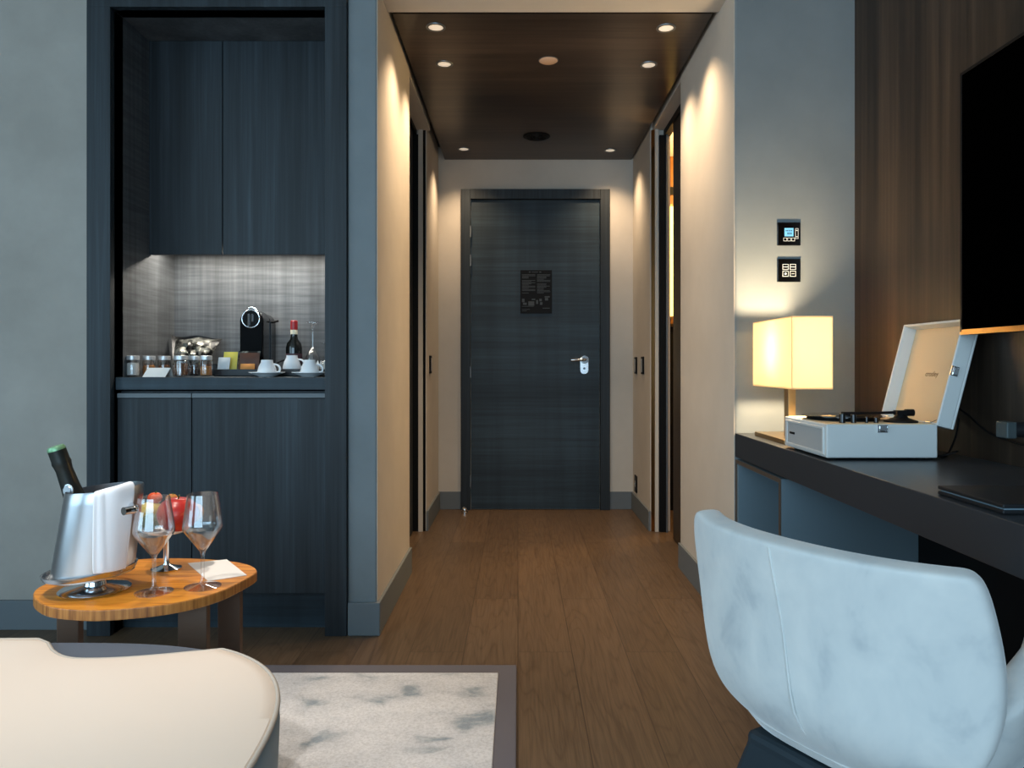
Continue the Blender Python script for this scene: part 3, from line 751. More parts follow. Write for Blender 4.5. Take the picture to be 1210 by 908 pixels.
for i, (dx, dz) in enumerate(((-0.0135, 0.0125), (0.0135, 0.0125), (-0.0135, -0.0125), (0.0135, -0.0125))):
    mb = MB(); outline(mb, 0.987+dx, zt2+dz, 0.0215, 0.0205, 0.0016)
    if i < 2: mb.box(0.987+dx-0.009, YN-0.0105, zt2+dz-0.001, 0.987+dx+0.009, YN-0.0095, zt2+dz+0.001)
    elif i == 2: mb.cyl((0.987+dx, YN-0.0105, zt2+dz), (0.987+dx, YN-0.0095, zt2+dz), 0.004, 12)
    else: mb.box(0.987+dx-0.005, YN-0.0105, zt2+dz-0.001, 0.987+dx+0.005, YN-0.0095, zt2+dz+0.001)
    mb.build('button', 'print_white', t)

# ------------------------------------------------------------------ desk
ZD = 0.737
XD = 0.792
dk = thing('desk', (1.0, 1.6, 0), 'long dark wall desk with grey open side cabinet along the veneered wall', 'desk')
MB().box(XD, 0.3, ZD-0.0865, XW-0.001, YN-0.001, ZD).build('desktop', 'desk_dark', dk, bev=0.002)
cb = MB()
cb.box(XD+0.004, 2.225, 0.0, XW-0.002, 2.245, 0.641)      # side panel facing the chair
cb.box(XD+0.004, 2.66, 0.0, XW-0.002, 2.682, 0.641)
cb.box(XD+0.004, 2.245, 0.625, XW-0.002, 2.66, 0.641); cb.box(XD+0.004, 2.245, 0.0, XW-0.002, 2.66, 0.03)
cb.box(XW-0.03, 2.245, 0.03, XW-0.002, 2.66, 0.625)
cb.build('side_cabinet', 'desk_panel', dk, bev=0.001)
ed = MB(); ed.box(XD, 2.225, 0, XD+0.004, 2.2365, 0.641); ed.box(XD, 2.2365, 0.629, XD+0.004, 2.682, 0.641); ed.box(XD, 2.672, 0, XD+0.004, 2.682, 0.629)
ed.build('edge_trim', 'desk_edge', dk)
MB().box(XD+0.03, 2.25, 0.6415, XW-0.02, 2.66, 0.650).build('spacer', 'black', dk)
MB().box(XW-0.022, 0.3, 0.0, XW-0.001, 2.22, 0.650).build('back_panel', 'black', dk)
MB().box(XD+0.03, 0.3, 0.0, XW-0.03, 0.34, 0.650).build('end_panel', 'desk_dark', dk)

# lamp
lx, ly = 0.892, 2.415
lp = thing('table_lamp', (lx, ly, ZD), 'lit table lamp with long rectangular cream shade on the desk end', 'lamp')
MB().box(0.832, 2.30, ZD+0.0005, 0.952, 2.588, ZD+0.0145).build('base', 'brass', lp, bev=0.001)
MB().box(lx-0.012, ly-0.02, ZD+0.0145, lx+0.012, ly+0.02, 0.93).build('stem', 'brass', lp, bev=0.001)
sh = MB(); sx0, sx1, sy0, sy1, sz0, sz1 = 0.830, 0.955, 2.232, 2.600, 0.912, 1.135
w = 0.0016
sh.box(sx0, sy0, sz0, sx0+w, sy1, sz1); sh.box(sx1-w, sy0, sz0, sx1, sy1, sz1); sh.box(sx0+w, sy0, sz0, sx1-w, sy0+w, sz1); sh.box(sx0+w, sy1-w, sz0, sx1-w, sy1, sz1)
shade = sh.build('lamp_shade', 'shade_cloth', lp)
for zz in (sz0+0.003, sz1-0.003):
    MB().tube([(sx0+0.003, sy0+0.003, zz), (sx1-0.003, sy0+0.003, zz), (sx1-0.003, sy1-0.003, zz), (sx0+0.003, sy1-0.003, zz), (sx0+0.003, sy0+0.003, zz)], 0.0015, 6).build('shade_frame', 'brass', lp)
fw = MB()
fw.tube([(lx, ly, 0.93), (lx, ly, 0.945)], 0.012, 12); fw.tube([(sx0+0.003, ly, sz0+0.004), (sx1-0.003, ly, sz0+0.004)], 0.002, 6)
fw.build('bulb_holder', 'brass', lp)
MB().ball((lx, ly, 0.985), 0.024, 0.024, 0.034, 16, 10).build('bulb', mat('bulb_glow', (255, 240, 210), 0.5, emit=(255, 225, 165), estr=8.0), lp, smooth=True)
d = bpy.data.lights.new('lamp_bulb_light', 'POINT'); d.energy = 30; d.color = (1.0, 0.74, 0.45); d.shadow_soft_size = 0.045
o = bpy.data.objects.new('lamp_bulb_light', d); C.objects.link(o); o.location = (lx, ly, 1.045)

# record player
px0, px1, py0, py1, pz0, pz1 = 0.807, 1.098, 1.925, 2.228, ZD+0.006, 0.831
rp = thing('record_player', ((px0+px1)/2, (py0+py1)/2, ZD), 'open white suitcase record player on the dark desk', 'record player')
MB().box(px0, py0, pz0, px1, py1, pz1).build('case', 'player_white', rp, bev=0.004, seg=3)
for a in (px0+0.03, px1-0.03):
    for b in (py0+0.03, py1-0.03): MB().cyl((a, b, ZD+0.0002), (a, b, pz0+0.001), 0.012, 14).build('foot', 'black', rp)
mb = MB(); mb.box(px0-0.0015, py0+0.022, pz0+0.014, px0+0.001, py1-0.03, pz1-0.014); gr = mb.build('speaker_grille', 'player_grille', rp, bev=0.001)
mb = MB(); X_ = px0-0.004
mb.box(X_, py0+0.014, pz0+0.008, px0+0.001, py0+0.022, pz1-0.008); mb.box(X_, py1-0.03, pz0+0.008, px0+0.001, py1-0.022, pz1-0.008)
mb.box(X_, py0+0.022, pz0+0.008, px0+0.001, py1-0.03, pz0+0.014); mb.box(X_, py0+0.022, pz1-0.014, px0+0.001, py1-0.03, pz1-0.008)
mb.build('grille_frame', 'player_white', rp, bev=0.001)
MB().box(px0-0.0035, py1-0.085, pz0+0.041, px0-0.001, py1-0.05, pz0+0.047).build('badge', 'black', rp)
# deck
MB().box(px0+0.008, py0+0.008, pz1, px1-0.008, py1-0.008, pz1+0.0015).build('deck', 'player_lining', rp)
pcx, pcy = px0+0.115, py0+0.165
MB().lathe([(0.095, 0), (0.096, 0.006), (0.09, 0.009), (0.004, 0.009), (0.004, 0.018), (0.0025, 0.02)], (pcx, pcy, pz1+0.0016), 40).build('platter', 'black', rp, smooth='auto')
rec = MB().lathe([(0.11, 0.0095), (0.11, 0.0115), (0.05, 0.0115), (0.049, 0.012), (0.0045, 0.012)], (pcx, pcy, pz1+0.0016), 48).build('record', 'black_gloss', smooth='auto')
tag(rec, 'black vinyl record on the platter of the record player', 'record')
tx, tyy = px0+0.225, py0+0.06
mb = MB(); mb.lathe([(0.042, 0), (0.042, 0.004), (0.030, 0.008), (0.024, 0.010), (0.018, 0.012), (0.012, 0.022)], (tx, tyy, pz1+0.0016), 28); tb = mb.build('tonearm_base', 'black', rp, smooth='auto')
mb = MB(); mb.tube([(tx+0.02, tyy+0.0, pz1+0.027), (tx-0.02, tyy+0.004, pz1+0.027), (tx-0.12, tyy+0.015, pz1+0.0235)], 0.004, 8)
mb.box(tx-0.014, tyy-0.01, pz1+0.02, tx+0.014, tyy+0.012, pz1+0.033); mb.cyl((tx+0.012, tyy, pz1+0.027), (tx+0.034, tyy, pz1+0.027), 0.0095, 14)
mb.box(tx-0.15, tyy+0.009, pz1+0.018, tx-0.115, tyy+0.024, pz1+0.028)
mb.build('tonearm', 'black', rp, smooth='auto')
for dx, r, h in ((0.055, 0.008, 0.024), (0.085, 0.007, 0.022), (0.12, 0.004, 0.016), (0.145, 0.006, 0.014)):
    MB().lathe([(r, 0.0), (r, h), (r*0.8, h+0.001)], (px0+dx, py0+0.032, pz1+0.0016), 14).build('control_knob', 'black_gloss', rp, smooth='auto')
def latch(parent, cx, y, cz_, mtx=None):
    mb = MB(); mb.box(-0.013, -0.003, -0.020, 0.013, 0.0, 0.0); mb.box(-0.009, -0.006, -0.014, 0.009, -0.003, -0.004)
    mb.tube([(-0.01, -0.006, -0.003), (-0.01, -0.008, -0.017), (0.01, -0.008, -0.017), (0.01, -0.006, -0.003)], 0.0014, 6)
    M_ = Matrix.Translation((cx, y, cz_)) @ (mtx or Matrix())
    for v in mb.bm.verts: v.co = M_ @ v.co
    return mb.build('latch', 'chrome', parent, smooth='auto', label='chrome latch')
latch(rp, (px0+px1)/2+0.0, py0-0.0003, pz1-0.001)
# lid: tray hinged on the wall-side edge, leaning back
L_, T_, TH = 0.285, 0.046, math.radians(14.5)
Rl = Matrix.Translation((px1-0.002, 0, pz1+0.001)) @ Matrix.Rotation(TH, 4, 'Y')
# local: x = thickness away from the user, z = up along the lid
mb = MB(); wl = 0.007
def lb(x0, y0, z0, x1, y1, z1): mb.box(x0, y0, z0, x1, y1, z1, Rl)
lb(T_-wl, py0, -0.004, T_, py1, L_)
lb(0, py0, -0.004, T_-wl, py0+wl, L_); lb(0, py1-wl, -0.004, T_-wl, py1, L_); lb(0, py0+wl, L_-wl, T_-wl, py1-wl, L_); lb(0, py0+wl, -0.004, T_-wl, py1-wl, -0.004+wl)
lid = mb.build('lid', 'player_white', rp, bev=0.0025)
mb = MB(); lb(T_-wl-0.0015, py0+wl, 0.004, T_-wl-0.0003, py1-wl, L_-wl)
ll = mb.build('lid_lining', 'player_lining', lid)
# script mark inside the lid
pc = Rl @ Vector((T_-wl-0.0022, 0, L_*0.5))
Mt = Matrix(((0, -math.sin(TH)*-1*0, 0), (0, 0, 0), (0, 0, 0)))
ux = Vector((0, -1, 0)); uy = Vector((math.sin(TH), 0, math.cos(TH))); uz = ux.cross(uy)
rotm = Matrix((ux, uy, uz)).transposed().to_euler()
text('lid_script', 'crosley', (pc.x, (py0+py1)/2-0.0, pc.z), rotm, 0.022, 'print_brown', lid)
lm = Matrix.Rotation(TH, 4, 'Y') @ Matrix.Rotation(PI/2, 4, 'Y')
pc = Rl @ Vector((0.030, py0, L_*0.52))
latch(lid, pc.x-0.012, py0-0.0003, pc.z, lm)
for yy in (py0+0.04, py1-0.04): MB().cyl((px1-0.002, yy-0.012, pz1+0.003), (px1-0.002, yy+0.012, pz1+0.003), 0.003, 8).build('hinge', 'chrome', rp)
MB().tube([(px1-0.03, py0+0.02, pz1+0.002), (px1-0.012, py0+0.012, pz1+0.004), (px1+0.004, py0+0.012, pz1+0.01)], 0.0015, 6).build('lid_stay', 'chrome', rp)
# cable
mb = MB()
mb.tube(catmull([(1.10, 2.0, ZD+0.006), (1.13, 1.98, ZD+0.004), (1.16, 1.95, ZD+0.02), (1.14, 1.92, ZD+0.022), (1.12, 1.95, ZD+0.006), (1.16, 1.99, ZD+0.006), (1.20, 2.02, ZD+0.05), (1.222, 2.04, ZD+0.10)], 8), 0.0025, 8)
mb.tube(catmull([(1.222, 2.06, ZD+0.135), (1.215, 1.99, ZD+0.115), (1.215, 1.9, ZD+0.075), (1.215, 1.8, ZD+0.06), (1.215, 1.75, ZD+0.058)], 8), 0.003, 8)
mb.build('power_cable', 'black', smooth=True); cab = bpy.data.objects['power_cable']
tag(cab, 'thin black power cable looped behind the record player', 'cable')
pg = thing('power_plug', (1.20, 1.70, CH-(508-CY)*1.70/F), 'black plug with grey end sticking out of the veneered wall', 'plug')
zz = pg.location.z; xq = (1183-CX)*1.70/F
mb = MB().cyl((xq+0.022, 1.70, zz), (XW-0.001, 1.70, zz), 0.018, 20); mb.lathe([(0.0195, 0), (0.0195, 0.006)], (xq+0.05, 1.70, zz), 20, mtx=Matrix.Rotation(PI/2, 4, 'Y'))
mb.build('plug_body', 'black_leather', pg, smooth='auto')
MB().box(xq, 1.68, zz-0.019, xq+0.024, 1.72, zz+0.019).build('plug_cap', 'grip_grey', pg, bev=0.003)
# folder
fl = thing('leather_folder', (0.93, 1.32, ZD), 'black leather folder lying on the desk edge nearest the chair', 'folder')
fx0, fx1, fy0, fy1 = 0.812, 1.10, 1.232, 1.425
MB().box(fx0, fy0, ZD+0.0005, fx1, fy1, ZD+0.0075).build('cover', 'black_leather', fl, bev=0.002)
MB().box(fx0+0.004, fy0+0.003, ZD+0.0075, fx1-0.004, fy1-0.004, ZD+0.0105).build('pages', 'desk_panel', fl)
MB().box(fx0, fy0, ZD+0.0105, fx1, fy1, ZD+0.0175).build('cover', 'black_leather', fl, bev=0.002)

# TV
tv = thing('television', (1.19, 1.29, 1.065), 'large black flat television on the veneered wall above the desk', 'television')
ty0, ty1, tz0, tz1 = 0.68, 1.912, 1.065, 1.744
MB().box(1.152, ty0, tz0, 1.185, ty1, tz1).build('housing', 'black', tv, bev=0.003)
mb = MB(); e = 0.007
mb.box(1.148, ty0, tz1-e, 1.1525, ty1, tz1); mb.box(1.148, ty0, tz0+e, 1.1525, ty0+e, tz1-e); mb.box(1.148, ty1-e, tz0+e, 1.1525, ty1, tz1-e)
mb.build('bezel', 'black', tv)
MB().box(1.148, ty0, tz0, 1.1525, ty1, tz0+0.013).build('bottom_trim', 'brass', tv, label='lower edge strip in painted lamp-glow gold')  # brass colour stands in for lamp glow on the lower bezel
MB().box(1.1495, ty0+e, tz0+0.013, 1.1522, ty1-e, tz1-e).build('screen', mat('tv_screen', (1, 1, 1), 0.9, spec=0.0), tv)
MB().box(1.185, 1.1, 1.25, XW-0.001, 1.5, 1.55).build('wall_mount', 'black', tv)

# ------------------------------------------------------------------ rug
rx1, ry1 = -0.004, 2.392
rg_ = thing('rug', (-0.9, 1.4, 0), 'pale rug with blue-grey petal marks and dark fabric border', 'rug')
bw = 0.058
mb = MB(); mb.box(-2.2, 0.2, 0.0005, rx1, ry1, 0.012)
mb.build('border', 'rug_border', rg_, bev=0.004)
mb = MB(); mb.box(-2.2+bw, 0.2+bw, 0.012, rx1-bw, ry1-0.075, 0.018)
mb.build('pile', 'rug_pile', rg_, bev=0.003)

# ------------------------------------------------------------------ side table
ZB = 0.50
tt = [(39,702),(45,711),(63,718),(106,721.5),(149,719.5),(192,715),(232,707.5),(263,698),(286,687),(300,679),(303.5,674),(295,668),(269,663),(220,660),(166,661),(118,668),(75,683),(48,693)]
tw = [PZ(a, b, ZB) for a, b in tt]
outl = [(p.x, p.y) for p in catmull(tw, 6, True)]
tb_ = thing('side_table', (-0.83, 1.63, 0), 'pebble-shaped orange wood side table with flat brown legs', 'table')
MB().prism(outl, ZB-0.0225, ZB-0.0005).build('tabletop', 'table_edge', tb_, bev=0.002)
cxm = sum(p[0] for p in outl)/len(outl); cym = sum(p[1] for p in outl)/len(outl)
ins = [(cxm+(a-cxm)*0.992, cym+(b-cym)*0.992) for a, b in outl]
MB().prism(ins, ZB-0.0008, ZB).build('veneer', 'table_wood', tb_)
for (x0, x1, y0, y1) in ((-0.994, -0.946, 1.585, 1.605), (-0.728, -0.666, 1.575, 1.595), (-0.694, -0.642, 1.700, 1.720)):
    MB().box(x0, y0, 0.0185, x1, y1, ZB-0.0226).build('leg', 'leg_brown', tb_, bev=0.002)

# wine bucket on its footed dish
bx, by = -0.917, 1.596
bk_ = thing('ice_bucket', (bx, by, ZB), 'brushed steel champagne bucket on a footed dish on the side table', 'ice bucket')
MB().lathe([(0.069, 0.0005), (0.071, 0.003), (0.066, 0.006), (0.040, 0.009), (0.022, 0.012), (0.020, 0.020), (0.026, 0.026)], (bx, by, ZB), 40).build('foot', 'chrome', bk_, smooth='auto')
tilt = Matrix.Rotation(math.radians(-4.5), 4, 'Y')
dsh = MB().lathe([(0.026, 0.0), (0.060, 0.006), (0.088, 0.016), (0.092, 0.024), (0.0925, 0.026), (0.089, 0.025), (0.085, 0.019), (0.058, 0.010), (0.001, 0.008)], (bx-0.008, by, ZB+0.022), 48, mtx=tilt).build('dish', 'steel', bk_, smooth='auto')
def bring(r, z, dx, n=48, slope=0.0, rx=1.0):
    return [Vector((bx+dx+rx*r*math.cos(2*PI*i/n), by+r*math.sin(2*PI*i/n), ZB+z+slope*math.cos(2*PI*i/n))) for i in range(n)]
rings = []
for k in range(9):
    v_ = k/8
    rings.append(bring(0.081-0.005*v_, 0.034+0.184*v_, -0.004+0.026*v_, slope=0.006*v_+0.006*(1-v_)))
outer = rings
inner = []
for k in range(9):
    v_ = 1-k/8
    inner.append(bring(0.079-0.005*v_, 0.038+0.180*v_+(0.004 if k == 0 else 0), -0.004+0.026*v_, slope=0.006))
m = mat('brushed_steel', (196, 198, 202), 0.3, 1.0)
ff = noise(m, coords(m, (3, 3, 160)), 1.0, 3, 0.6)
rr = nd(m, 'ShaderNodeMapRange'); rr.inputs['To Min'].default_value = 0.27; rr.inputs['To Max'].default_value = 0.33
ln(m, ff, rr.inputs['Value']); ln(m, rr.outputs[0], bsdf(m).inputs['Roughness'])
MB().loft(outer+inner).build('bucket', 'brushed_steel', bk_, smooth='auto')
hx, hy, hz = P(150, 602, 1.545)
hA, hB = P(146, 604.5, 1.508), P(159, 602, 1.530)
MB().tube(catmull([hA, hA.lerp(hB, 0.5), hB, Vector((bx+0.104, by-0.042, hB.z)), Vector((bx+0.088, by-0.018, hB.z))], 6), 0.0085, 12).build('bucket_handle', 'chrome', bk_, smooth='auto')
MB().tube(catmull([(bx-0.058, by+0.035, ZB+0.185), (bx-0.062, by+0.06, ZB+0.184), (bx-0.04, by+0.09, ZB+0.182), (bx-0.01, by+0.085, ZB+0.182)], 8), 0.0085, 12).build('bucket_handle', 'chrome', bk_, smooth='auto')
# champagne bottle leaning in the bucket
b0 = P(92, 598, 1.60); b1 = P(66, 529, 1.58)
ax = (b1-b0).normalized(); q = ax.to_track_quat('Z', 'Y').to_matrix().to_4x4()
cb_ = thing('champagne_bottle', b0, 'champagne bottle with green topped dark foil neck leaning in the steel bucket', 'bottle')
Ln = (b1-b0).length
MB().lathe([(0.033, -0.10), (0.034, -0.095), (0.034, -0.04), (0.027, -0.01), (0.0195, 0.02), (0.0175, Ln*0.45)], b0, 28, mtx=q).build('bottle_body', 'bottle_dark', cb_, smooth='auto')
MB().lathe([(0.0215, 0.012), (0.0185, Ln*0.35), (0.0165, Ln*0.62), (0.0178, Ln*0.70), (0.0192, Ln*0.74), (0.0178, Ln*0.79), (0.0178, Ln*0.965)], b0, 28, mtx=q).build('neck_foil', 'neck_foil', cb_, smooth='auto')
MB().lathe([(0.0180, Ln*0.955), (0.0180, Ln*0.985), (0.015, Ln*1.02), (0.004, Ln*1.03)], b0, 28, mtx=q).build('top_foil', 'green_foil', cb_, smooth='auto')
pm_ = P(81, 580, 1.574)
MB().lathe([(0.014, 0), (0.014, 0.002), (0.011, 0.0025), (0.0095, 0.0045)], pm_, 24, mtx=Matrix.Rotation(PI/2, 4, 'X') @ Matrix.Rotation(-0.3, 4, 'Y')).build('medallion', 'medallion', cb_, smooth='auto')
# towel: folded cloth hung over the rim
mb = MB(); rows = []
prof = [(0.060, 0.168, 0.00), (0.055, 0.205, 0.0), (0.062, 0.223, 0.0), (0.074, 0.2265, 0), (0.0815, 0.2215, 0), (0.0835, 0.205, 0), (0.0845, 0.16, 0), (0.0855, 0.11, 0), (0.0865, 0.050, 0)]
N = 16
for pi_, (rr_, zz_, _) in enumerate(prof):
    row = []
    for i in range(N+1):
        u = i/N
        wob = 0.0016*math.sin(u*11+pi_*0.4)+(0.004*max(0, 1-abs(u-0.22)/0.10))*(pi_ > 3)
        ct = (zz_-0.034)/0.184
        c_x = bx-0.004+0.026*ct
        xs = -0.878+0.072*u+0.006*(1-u)*min(1, max(0, ct))     # hangs straight although the bucket leans
        ang = -math.acos(max(-0.95, min(0.95, (xs-c_x-0.0)/0.090)))
        row.append(Vector((c_x+(rr_+wob)*math.cos(ang), by+(rr_+wob)*math.sin(ang), ZB+zz_+0.006*math.cos(ang)-0.006*u*(pi_ > 6)+(0.01*(u-0.5)*(pi_ in (2, 3, 4))))))
    rows.append(row)
sheet(mb, rows)
tw_ = mb.build('towel', 'cloth', smooth=True)
sm = tw_.modifiers.new('thickness', 'SOLIDIFY'); sm.thickness = 0.004; sm.offset = 1
sb = tw_.modifiers.new('subdivision', 'SUBSURF'); sb.levels = 1; sb.render_levels = 2
tag(tw_, 'white folded cloth napkin hung over the champagne bucket rim', 'napkin')
# wine glasses
def wineglass(x, y, label):
    t = thing('wine_glass', (x, y, ZB), label, 'wine glass', 'wine glasses on the side table')
    o_ = [(0.0385, 0.0005), (0.0385, 0.002), (0.030, 0.004), (0.010, 0.008), (0.0045, 0.016), (0.0037, 0.04), (0.0037, 0.068), (0.006, 0.079), (0.012, 0.087), (0.026, 0.106), (0.0385, 0.124), (0.0418, 0.132), (0.0412, 0.140), (0.0375, 0.168), (0.0315, 0.205)]
    i_ = [(0.0305, 0.205), (0.0365, 0.168), (0.0402, 0.140), (0.0407, 0.132), (0.0375, 0.1245), (0.025, 0.107), (0.0110, 0.089), (0.0035, 0.083), (0.0005, 0.082)]
    MB().lathe([(0.0005, 0.0005)]+o_+i_, (x, y, ZB), 40).build('glass_body', 'glass', t, smooth='auto')
g1_ = PZ(182, 700.5, ZB); g2_ = PZ(239.5, 694, ZB)
wineglass(g1_.x, g1_.y, 'empty wine glass standing nearest the champagne bucket')
wineglass(g2_.x, g2_.y, 'empty wine glass standing in front of the white card')
# card
cp = [PZ(222, 666.5, ZB), PZ(268, 662, ZB), PZ(291.5, 680.5, ZB), PZ(246, 687.5, ZB)]
MB().loft([[p+Vector((0, 0, 0.0004)) for p in cp], [p+Vector((0, 0, 0.0016)) for p in cp]]).build('note_card', 'paper')
tag(bpy.data.objects['note_card'], 'white blank card lying on the side table by the glass', 'card')
# fruit stand
fx, fy = -0.838, 1.755
fs = thing('fruit_stand', (fx, fy, ZB), 'small steel footed fruit dish behind the wine glasses', 'fruit stand')
MB().lathe([(0.033, 0.0005), (0.034, 0.003), (0.020, 0.007), (0.008, 0.012), (0.0065, 0.02), (0.0065, 0.078), (0.012, 0.086)], (fx, fy, ZB), 32).build('foot', 'chrome', fs, smooth='auto')
MB().lathe([(0.012, 0.085), (0.042, 0.089), (0.054, 0.097), (0.055, 0.099), (0.042, 0.0925), (0.001, 0.091)], (fx, fy, ZB), 40).build('dish', 'porcelain', fs, smooth='auto')
def fruit(name, px, py, Y, r, m, label, sq=0.92, dimple=True, leaf=False):
    c = P(px, py, Y)
    def fn(p, a, t):
        k = 1-0.18*math.exp(-((p.x**2+p.y**2)/0.08)) if dimple else 1
        return Vector((p.x*(1+0.05*p.z), p.y*(1+0.05*p.z), p.z*k))
    o = thing(name, c, label, name.replace('_', ' '), 'fruit on the footed dish')
    MB().ball(c, r, r, r*sq, 28, 18, fn).build('flesh', m, o, smooth=True)
    MB().tube([c+Vector((0, 0, r*sq*0.74)), c+Vector((0.002, 0, r*sq*0.95)), c+Vector((0.005, -0.002, r*sq*1.08))], 0.0018, 6).build('stem', 'leaf_green', o)
    if leaf:
        lf = MB()
        for k in range(5):
            a = k*2*PI/5+0.3
            lf.loft([[c+Vector((0.1*r*math.cos(a+s), 0.1*r*math.sin(a+s), r*sq*0.9)) for s in (-1, 1)]+[c+Vector((0.75*r*math.cos(a), 0.75*r*math.sin(a), r*sq*0.93))],
                     [c+Vector((0.1*r*math.cos(a+s), 0.1*r*math.sin(a+s), r*sq*0.93)) for s in (-1, 1)]+[c+Vector((0.75*r*math.cos(a), 0.75*r*math.sin(a), r*sq*0.97))]])
        lf.build('calyx', 'leaf_green', o)
fruit('apple', 210, 608, 1.735, 0.0455, 'apple_red', 'large red apple on the footed fruit dish', 0.93)
fruit('lemon', 178, 604, 1.79, 0.028, 'lemon', 'pale yellow fruit beneath the orange fruit on the dish', 0.8, False)
fruit('tomato', 183, 589, 1.795, 0.0165, 'tomato', 'small orange red fruit on top of the yellow fruit', 0.9)
fruit('physalis', 203, 590, 1.80, 0.014, 'nut_orange', 'small orange fruit with green leaves behind the red apple', 0.9, False, True)
fruit('kiwi', 178, 617, 1.755, 0.022, 'leaf_green', 'dark green fruit low on the dish seen through the glass', 0.85, False)
fruit('mandarin', 228, 606, 1.79, 0.025, 'nut_orange', 'orange fruit peeking out behind the red apple', 0.9)

# ------------------------------------------------------------------ ottoman
ox, oy, oa, ob = -0.90, 0.892, 0.548, 0.54
def sup(a, b, n, k=96, cx=ox, cy=oy):
    r = []
    for i in range(k):
        t = 2*PI*i/k; c, s = math.cos(t), math.sin(t)
        r.append((cx+a*math.copysign(abs(c)**(2/n), c), cy+b*math.copysign(abs(s)**(2/n), s)))
    return r
ot = thing('ottoman', (ox, oy, 0), 'large rounded ottoman with cream leather top and blue-grey sides on the rug', 'ottoman')
rings = []
for z, k in ((0.0205, 0.93), (0.03, 0.955), (0.06, 0.97), (0.2, 0.985), (0.35, 0.995), (0.425, 1.0), (0.440, 0.997), (0.448, 0.985)):
    rings.append([Vector((x, y, z)) for x, y in sup(oa*k, ob*k, 3.0)])
MB().loft(rings).build('body', 'sofa_side', ot, smooth='auto')
# top pad with a scooped notch on its far edge
base_o = sup(oa*0.992, ob*0.992, 3.0, 480)
nx0, nx1, nyd = -0.912, -0.555, 0.095
pad = []
for x, y in base_o:
    if y > oy and nx0 < x < nx1:
        u = (x-nx0)/(nx1-nx0)
        d_ = nyd*(math.sin(u/0.34*PI/2)**0.85 if u < 0.34 else math.cos((u-0.34)/0.66*PI/2)**0.9)
        pad.append((x, y-d_))
    else: pad.append((x, y))
cxp, cyp = ox, oy-0.05
def shrink(o_, k): return [(cxp+(x-cxp)*k, cyp+(y-cyp)*k) for x, y in o_]
mb = MB(); prs = [(1.0, 0.4485), (1.0, 0.4535), (0.992, 0.4575), (0.96, 0.4595), (0.85, 0.4615), (0.6, 0.464), (0.3, 0.465), (0.02, 0.4655)]
mb.loft([[Vector((x, y, z)) for x, y in shrink(pad, k)] for k, z in prs])
mb.build('top_pad', 'sofa_top', ot, smooth='auto')
pts = [Vector((x, y, 0.4535)) for x, y in shrink(pad, 1.002)]
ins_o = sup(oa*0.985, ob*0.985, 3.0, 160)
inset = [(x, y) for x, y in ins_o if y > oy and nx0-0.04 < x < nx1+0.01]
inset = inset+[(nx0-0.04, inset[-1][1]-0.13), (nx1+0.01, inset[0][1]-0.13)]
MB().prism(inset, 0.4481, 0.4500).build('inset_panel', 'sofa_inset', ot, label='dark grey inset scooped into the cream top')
mb = MB(); mb.tube(pts+[pts[0]], 0.0042, 8)
mb.build('piping', 'sofa_pipe', ot, smooth=True)

# ------------------------------------------------------------------ tub chair
cw = (0.436, 1.11); ang = math.atan2(0.51, 0.86)
ch = thing('tub_chair', (0.436, 1.11, 0), 'pale blue velvet tub chair pulled up at the dark desk', 'chair')
ca, sa = math.cos(ang), math.sin(ang)
def CW(d, w, z): return Vector((cw[0]+ca*d-sa*w, cw[1]+sa*d+ca*w, z))
def interp(tab, z):
    if z <= tab[0][0]: return tab[0][1]
    for (a, va), (b, vb) in zip(tab, tab[1:]):
        if z <= b: return va+(vb-va)*(z-a)/(b-a)
    return tab[-1][1]
WT = [(0.395, 0.075), (0.405, 0.115), (0.43, 0.150), (0.46, 0.172), (0.50, 0.192), (0.56, 0.214), (0.62, 0.230), (0.68, 0.241), (0.705, 0.240), (0.72, 0.232), (0.73, 0.215)]
WR = [(0.395, 0.09), (0.405, 0.15), (0.43, 0.205), (0.46, 0.238), (0.50, 0.260), (0.56, 0.273), (0.62, 0.272), (0.68, 0.264), (0.705, 0.259), (0.72, 0.254), (0.73, 0.243)]
zs = [t[0] for t in WT]
rows = []
NS = 24
for z in zs:
    W = interp(WT, z); row = []
    for i in range(NS+1):
        s = -1+2*i/NS; w_ = s*W
        if s < 0: w_ = s*interp(WR, z)
        d_ = -0.055+0.060*(abs(w_)/0.24)**2.2
        lo = max(0, (0.50-z)/0.105)
        d_ += 0.075*lo**2
        d_ -= 0.012*max(0, (z-0.6)/0.13)            # top leans outwards
        ztop = z-(0.003*(1-s**4)*min(1, (z-0.6)/0.1) if z > 0.6 else 0)+(0.006*max(0, (s-0.8)/0.2) if z > 0.7 else 0)
        row.append(CW(d_, w_, ztop))
    rows.append(row)
mb = MB(); sheet(mb, rows)
bk = mb.build('backrest', 'velvet', ch, smooth=True)
def soft(o, th, off, lv=2):
    s = o.modifiers.new('thickness', 'SOLIDIFY'); s.thickness = th; s.offset = off
    b = o.modifiers.new('subdivision', 'SUBSURF'); b.levels = 1; b.render_levels = lv
# make the sheet's normals point outwards (away from the seat)
bmx = bmesh.new(); bmx.from_mesh(bk.data)
nrm = sum((f.normal for f in bmx.faces), Vector())
if nrm.dot(Vector((ca, sa, 0))) > 0: bmesh.ops.reverse_faces(bmx, faces=bmx.faces[:])
bmx.to_mesh(bk.data); bmx.free()
for p in bk.data.polygons: p.use_smooth = True
soft(bk, 0.044, -1)
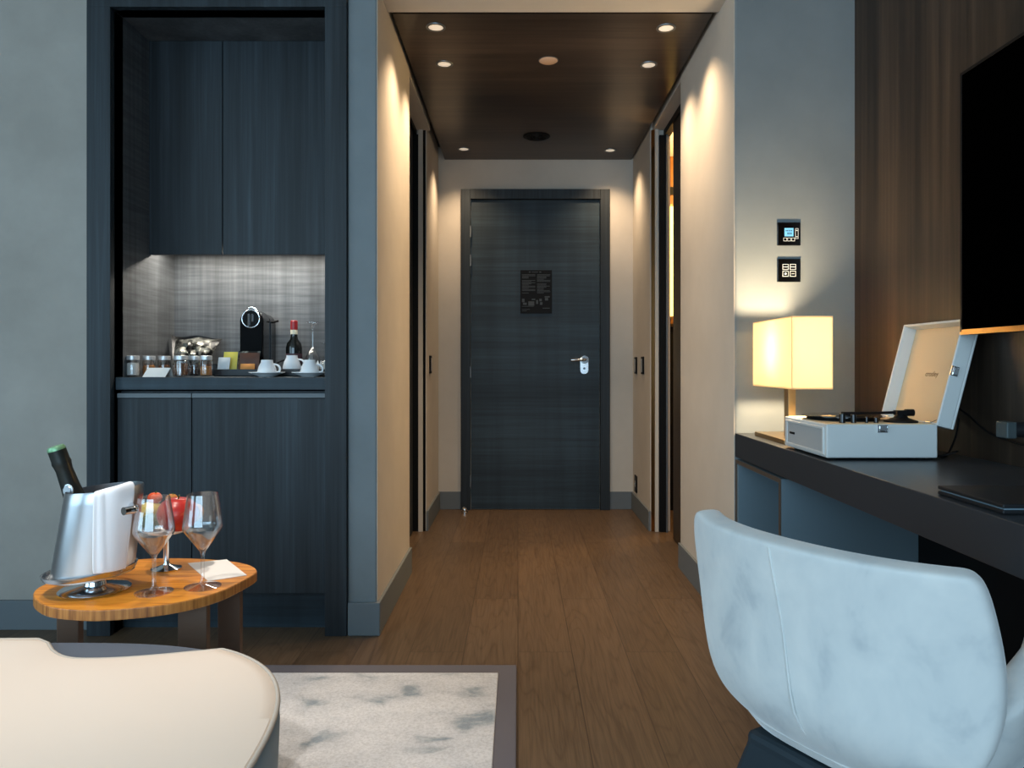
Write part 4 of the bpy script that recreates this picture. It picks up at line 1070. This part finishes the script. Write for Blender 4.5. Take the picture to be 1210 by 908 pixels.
# arms
for sgn in (1, -1):
    rows = []
    for j in range(9):
        v_ = j/8; row = []
        for i in range(13):
            u = i/12
            zt_ = 0.515+0.125*math.sin(min(1, u*1.5)*PI/2)-0.03*max(0, u-0.7)/0.3
            zb_ = 0.40
            z = zb_+(zt_-zb_)*v_
            wz = interp([(0.40, 0.165), (0.43, 0.205), (0.47, 0.228), (0.55, 0.252), (0.65, 0.272)], z)
            d_ = 0.012+0.34*u
            w_ = wz-0.055*max(0, (0.14-u)/0.14)**1.5+0.022*math.sin(u*PI)-0.07*u**2.5
            row.append(CW(d_, sgn*w_, z))
        rows.append(row)
    mb = MB(); sheet(mb, rows)
    ar = mb.build('armrest', 'velvet', ch, smooth=True)
    bmx = bmesh.new(); bmx.from_mesh(ar.data)
    nrm = sum((f.normal for f in bmx.faces), Vector())
    if nrm.dot(CW(0, sgn, 0)-CW(0, 0, 0)) < 0: bmesh.ops.reverse_faces(bmx, faces=bmx.faces[:])
    bmx.to_mesh(ar.data); bmx.free()
    for p in ar.data.polygons: p.use_smooth = True
    soft(ar, 0.05, -1)
# seat
rows = []
so_ = []
for i in range(48):
    t = 2*PI*i/48; c, s = math.cos(t), math.sin(t)
    so_.append((0.185+0.185*math.copysign(abs(c)**0.6, c), 0.19*math.copysign(abs(s)**0.6, s)))
mb = MB(); mb.loft([[CW(0.185+(d-0.185)*k, w*k, z) for d, w in so_] for z, k in ((0.385, 0.82), (0.392, 0.93), (0.41, 1.0), (0.45, 1.0), (0.466, 0.96), (0.474, 0.8), (0.478, 0.3))])
mb.build('seat', 'velvet', ch, smooth='auto')
# stitched seam down the back
pts = []
for k in range(13):
    v_ = k/12; z = 0.712-0.31*v_; w_ = 0.016-0.046*v_
    d_ = -0.055+0.060*(abs(w_)/0.24)**2.2+0.075*max(0, (0.50-z)/0.105)**2-0.012*max(0, (z-0.6)/0.13)
    pts.append(CW(d_-0.0008, w_, z+0.006))
MB().tube(pts, 0.0022, 6).build('seam', 'velvet', ch, smooth=True)
# dark base: flared pedestal
def sq(d0, d1, w, z): return [CW(d0, -w, z), CW(d1, -w, z), CW(d1, w, z), CW(d0, w, z)]
mb = MB(); mb.loft([sq(-0.06, 0.40, 0.24, 0.0004), sq(-0.055, 0.39, 0.235, 0.02), sq(0.0, 0.33, 0.12, 0.37), sq(0.0, 0.33, 0.12, 0.388)])
mb.build('base', 'chair_base', ch, bev=0.01)
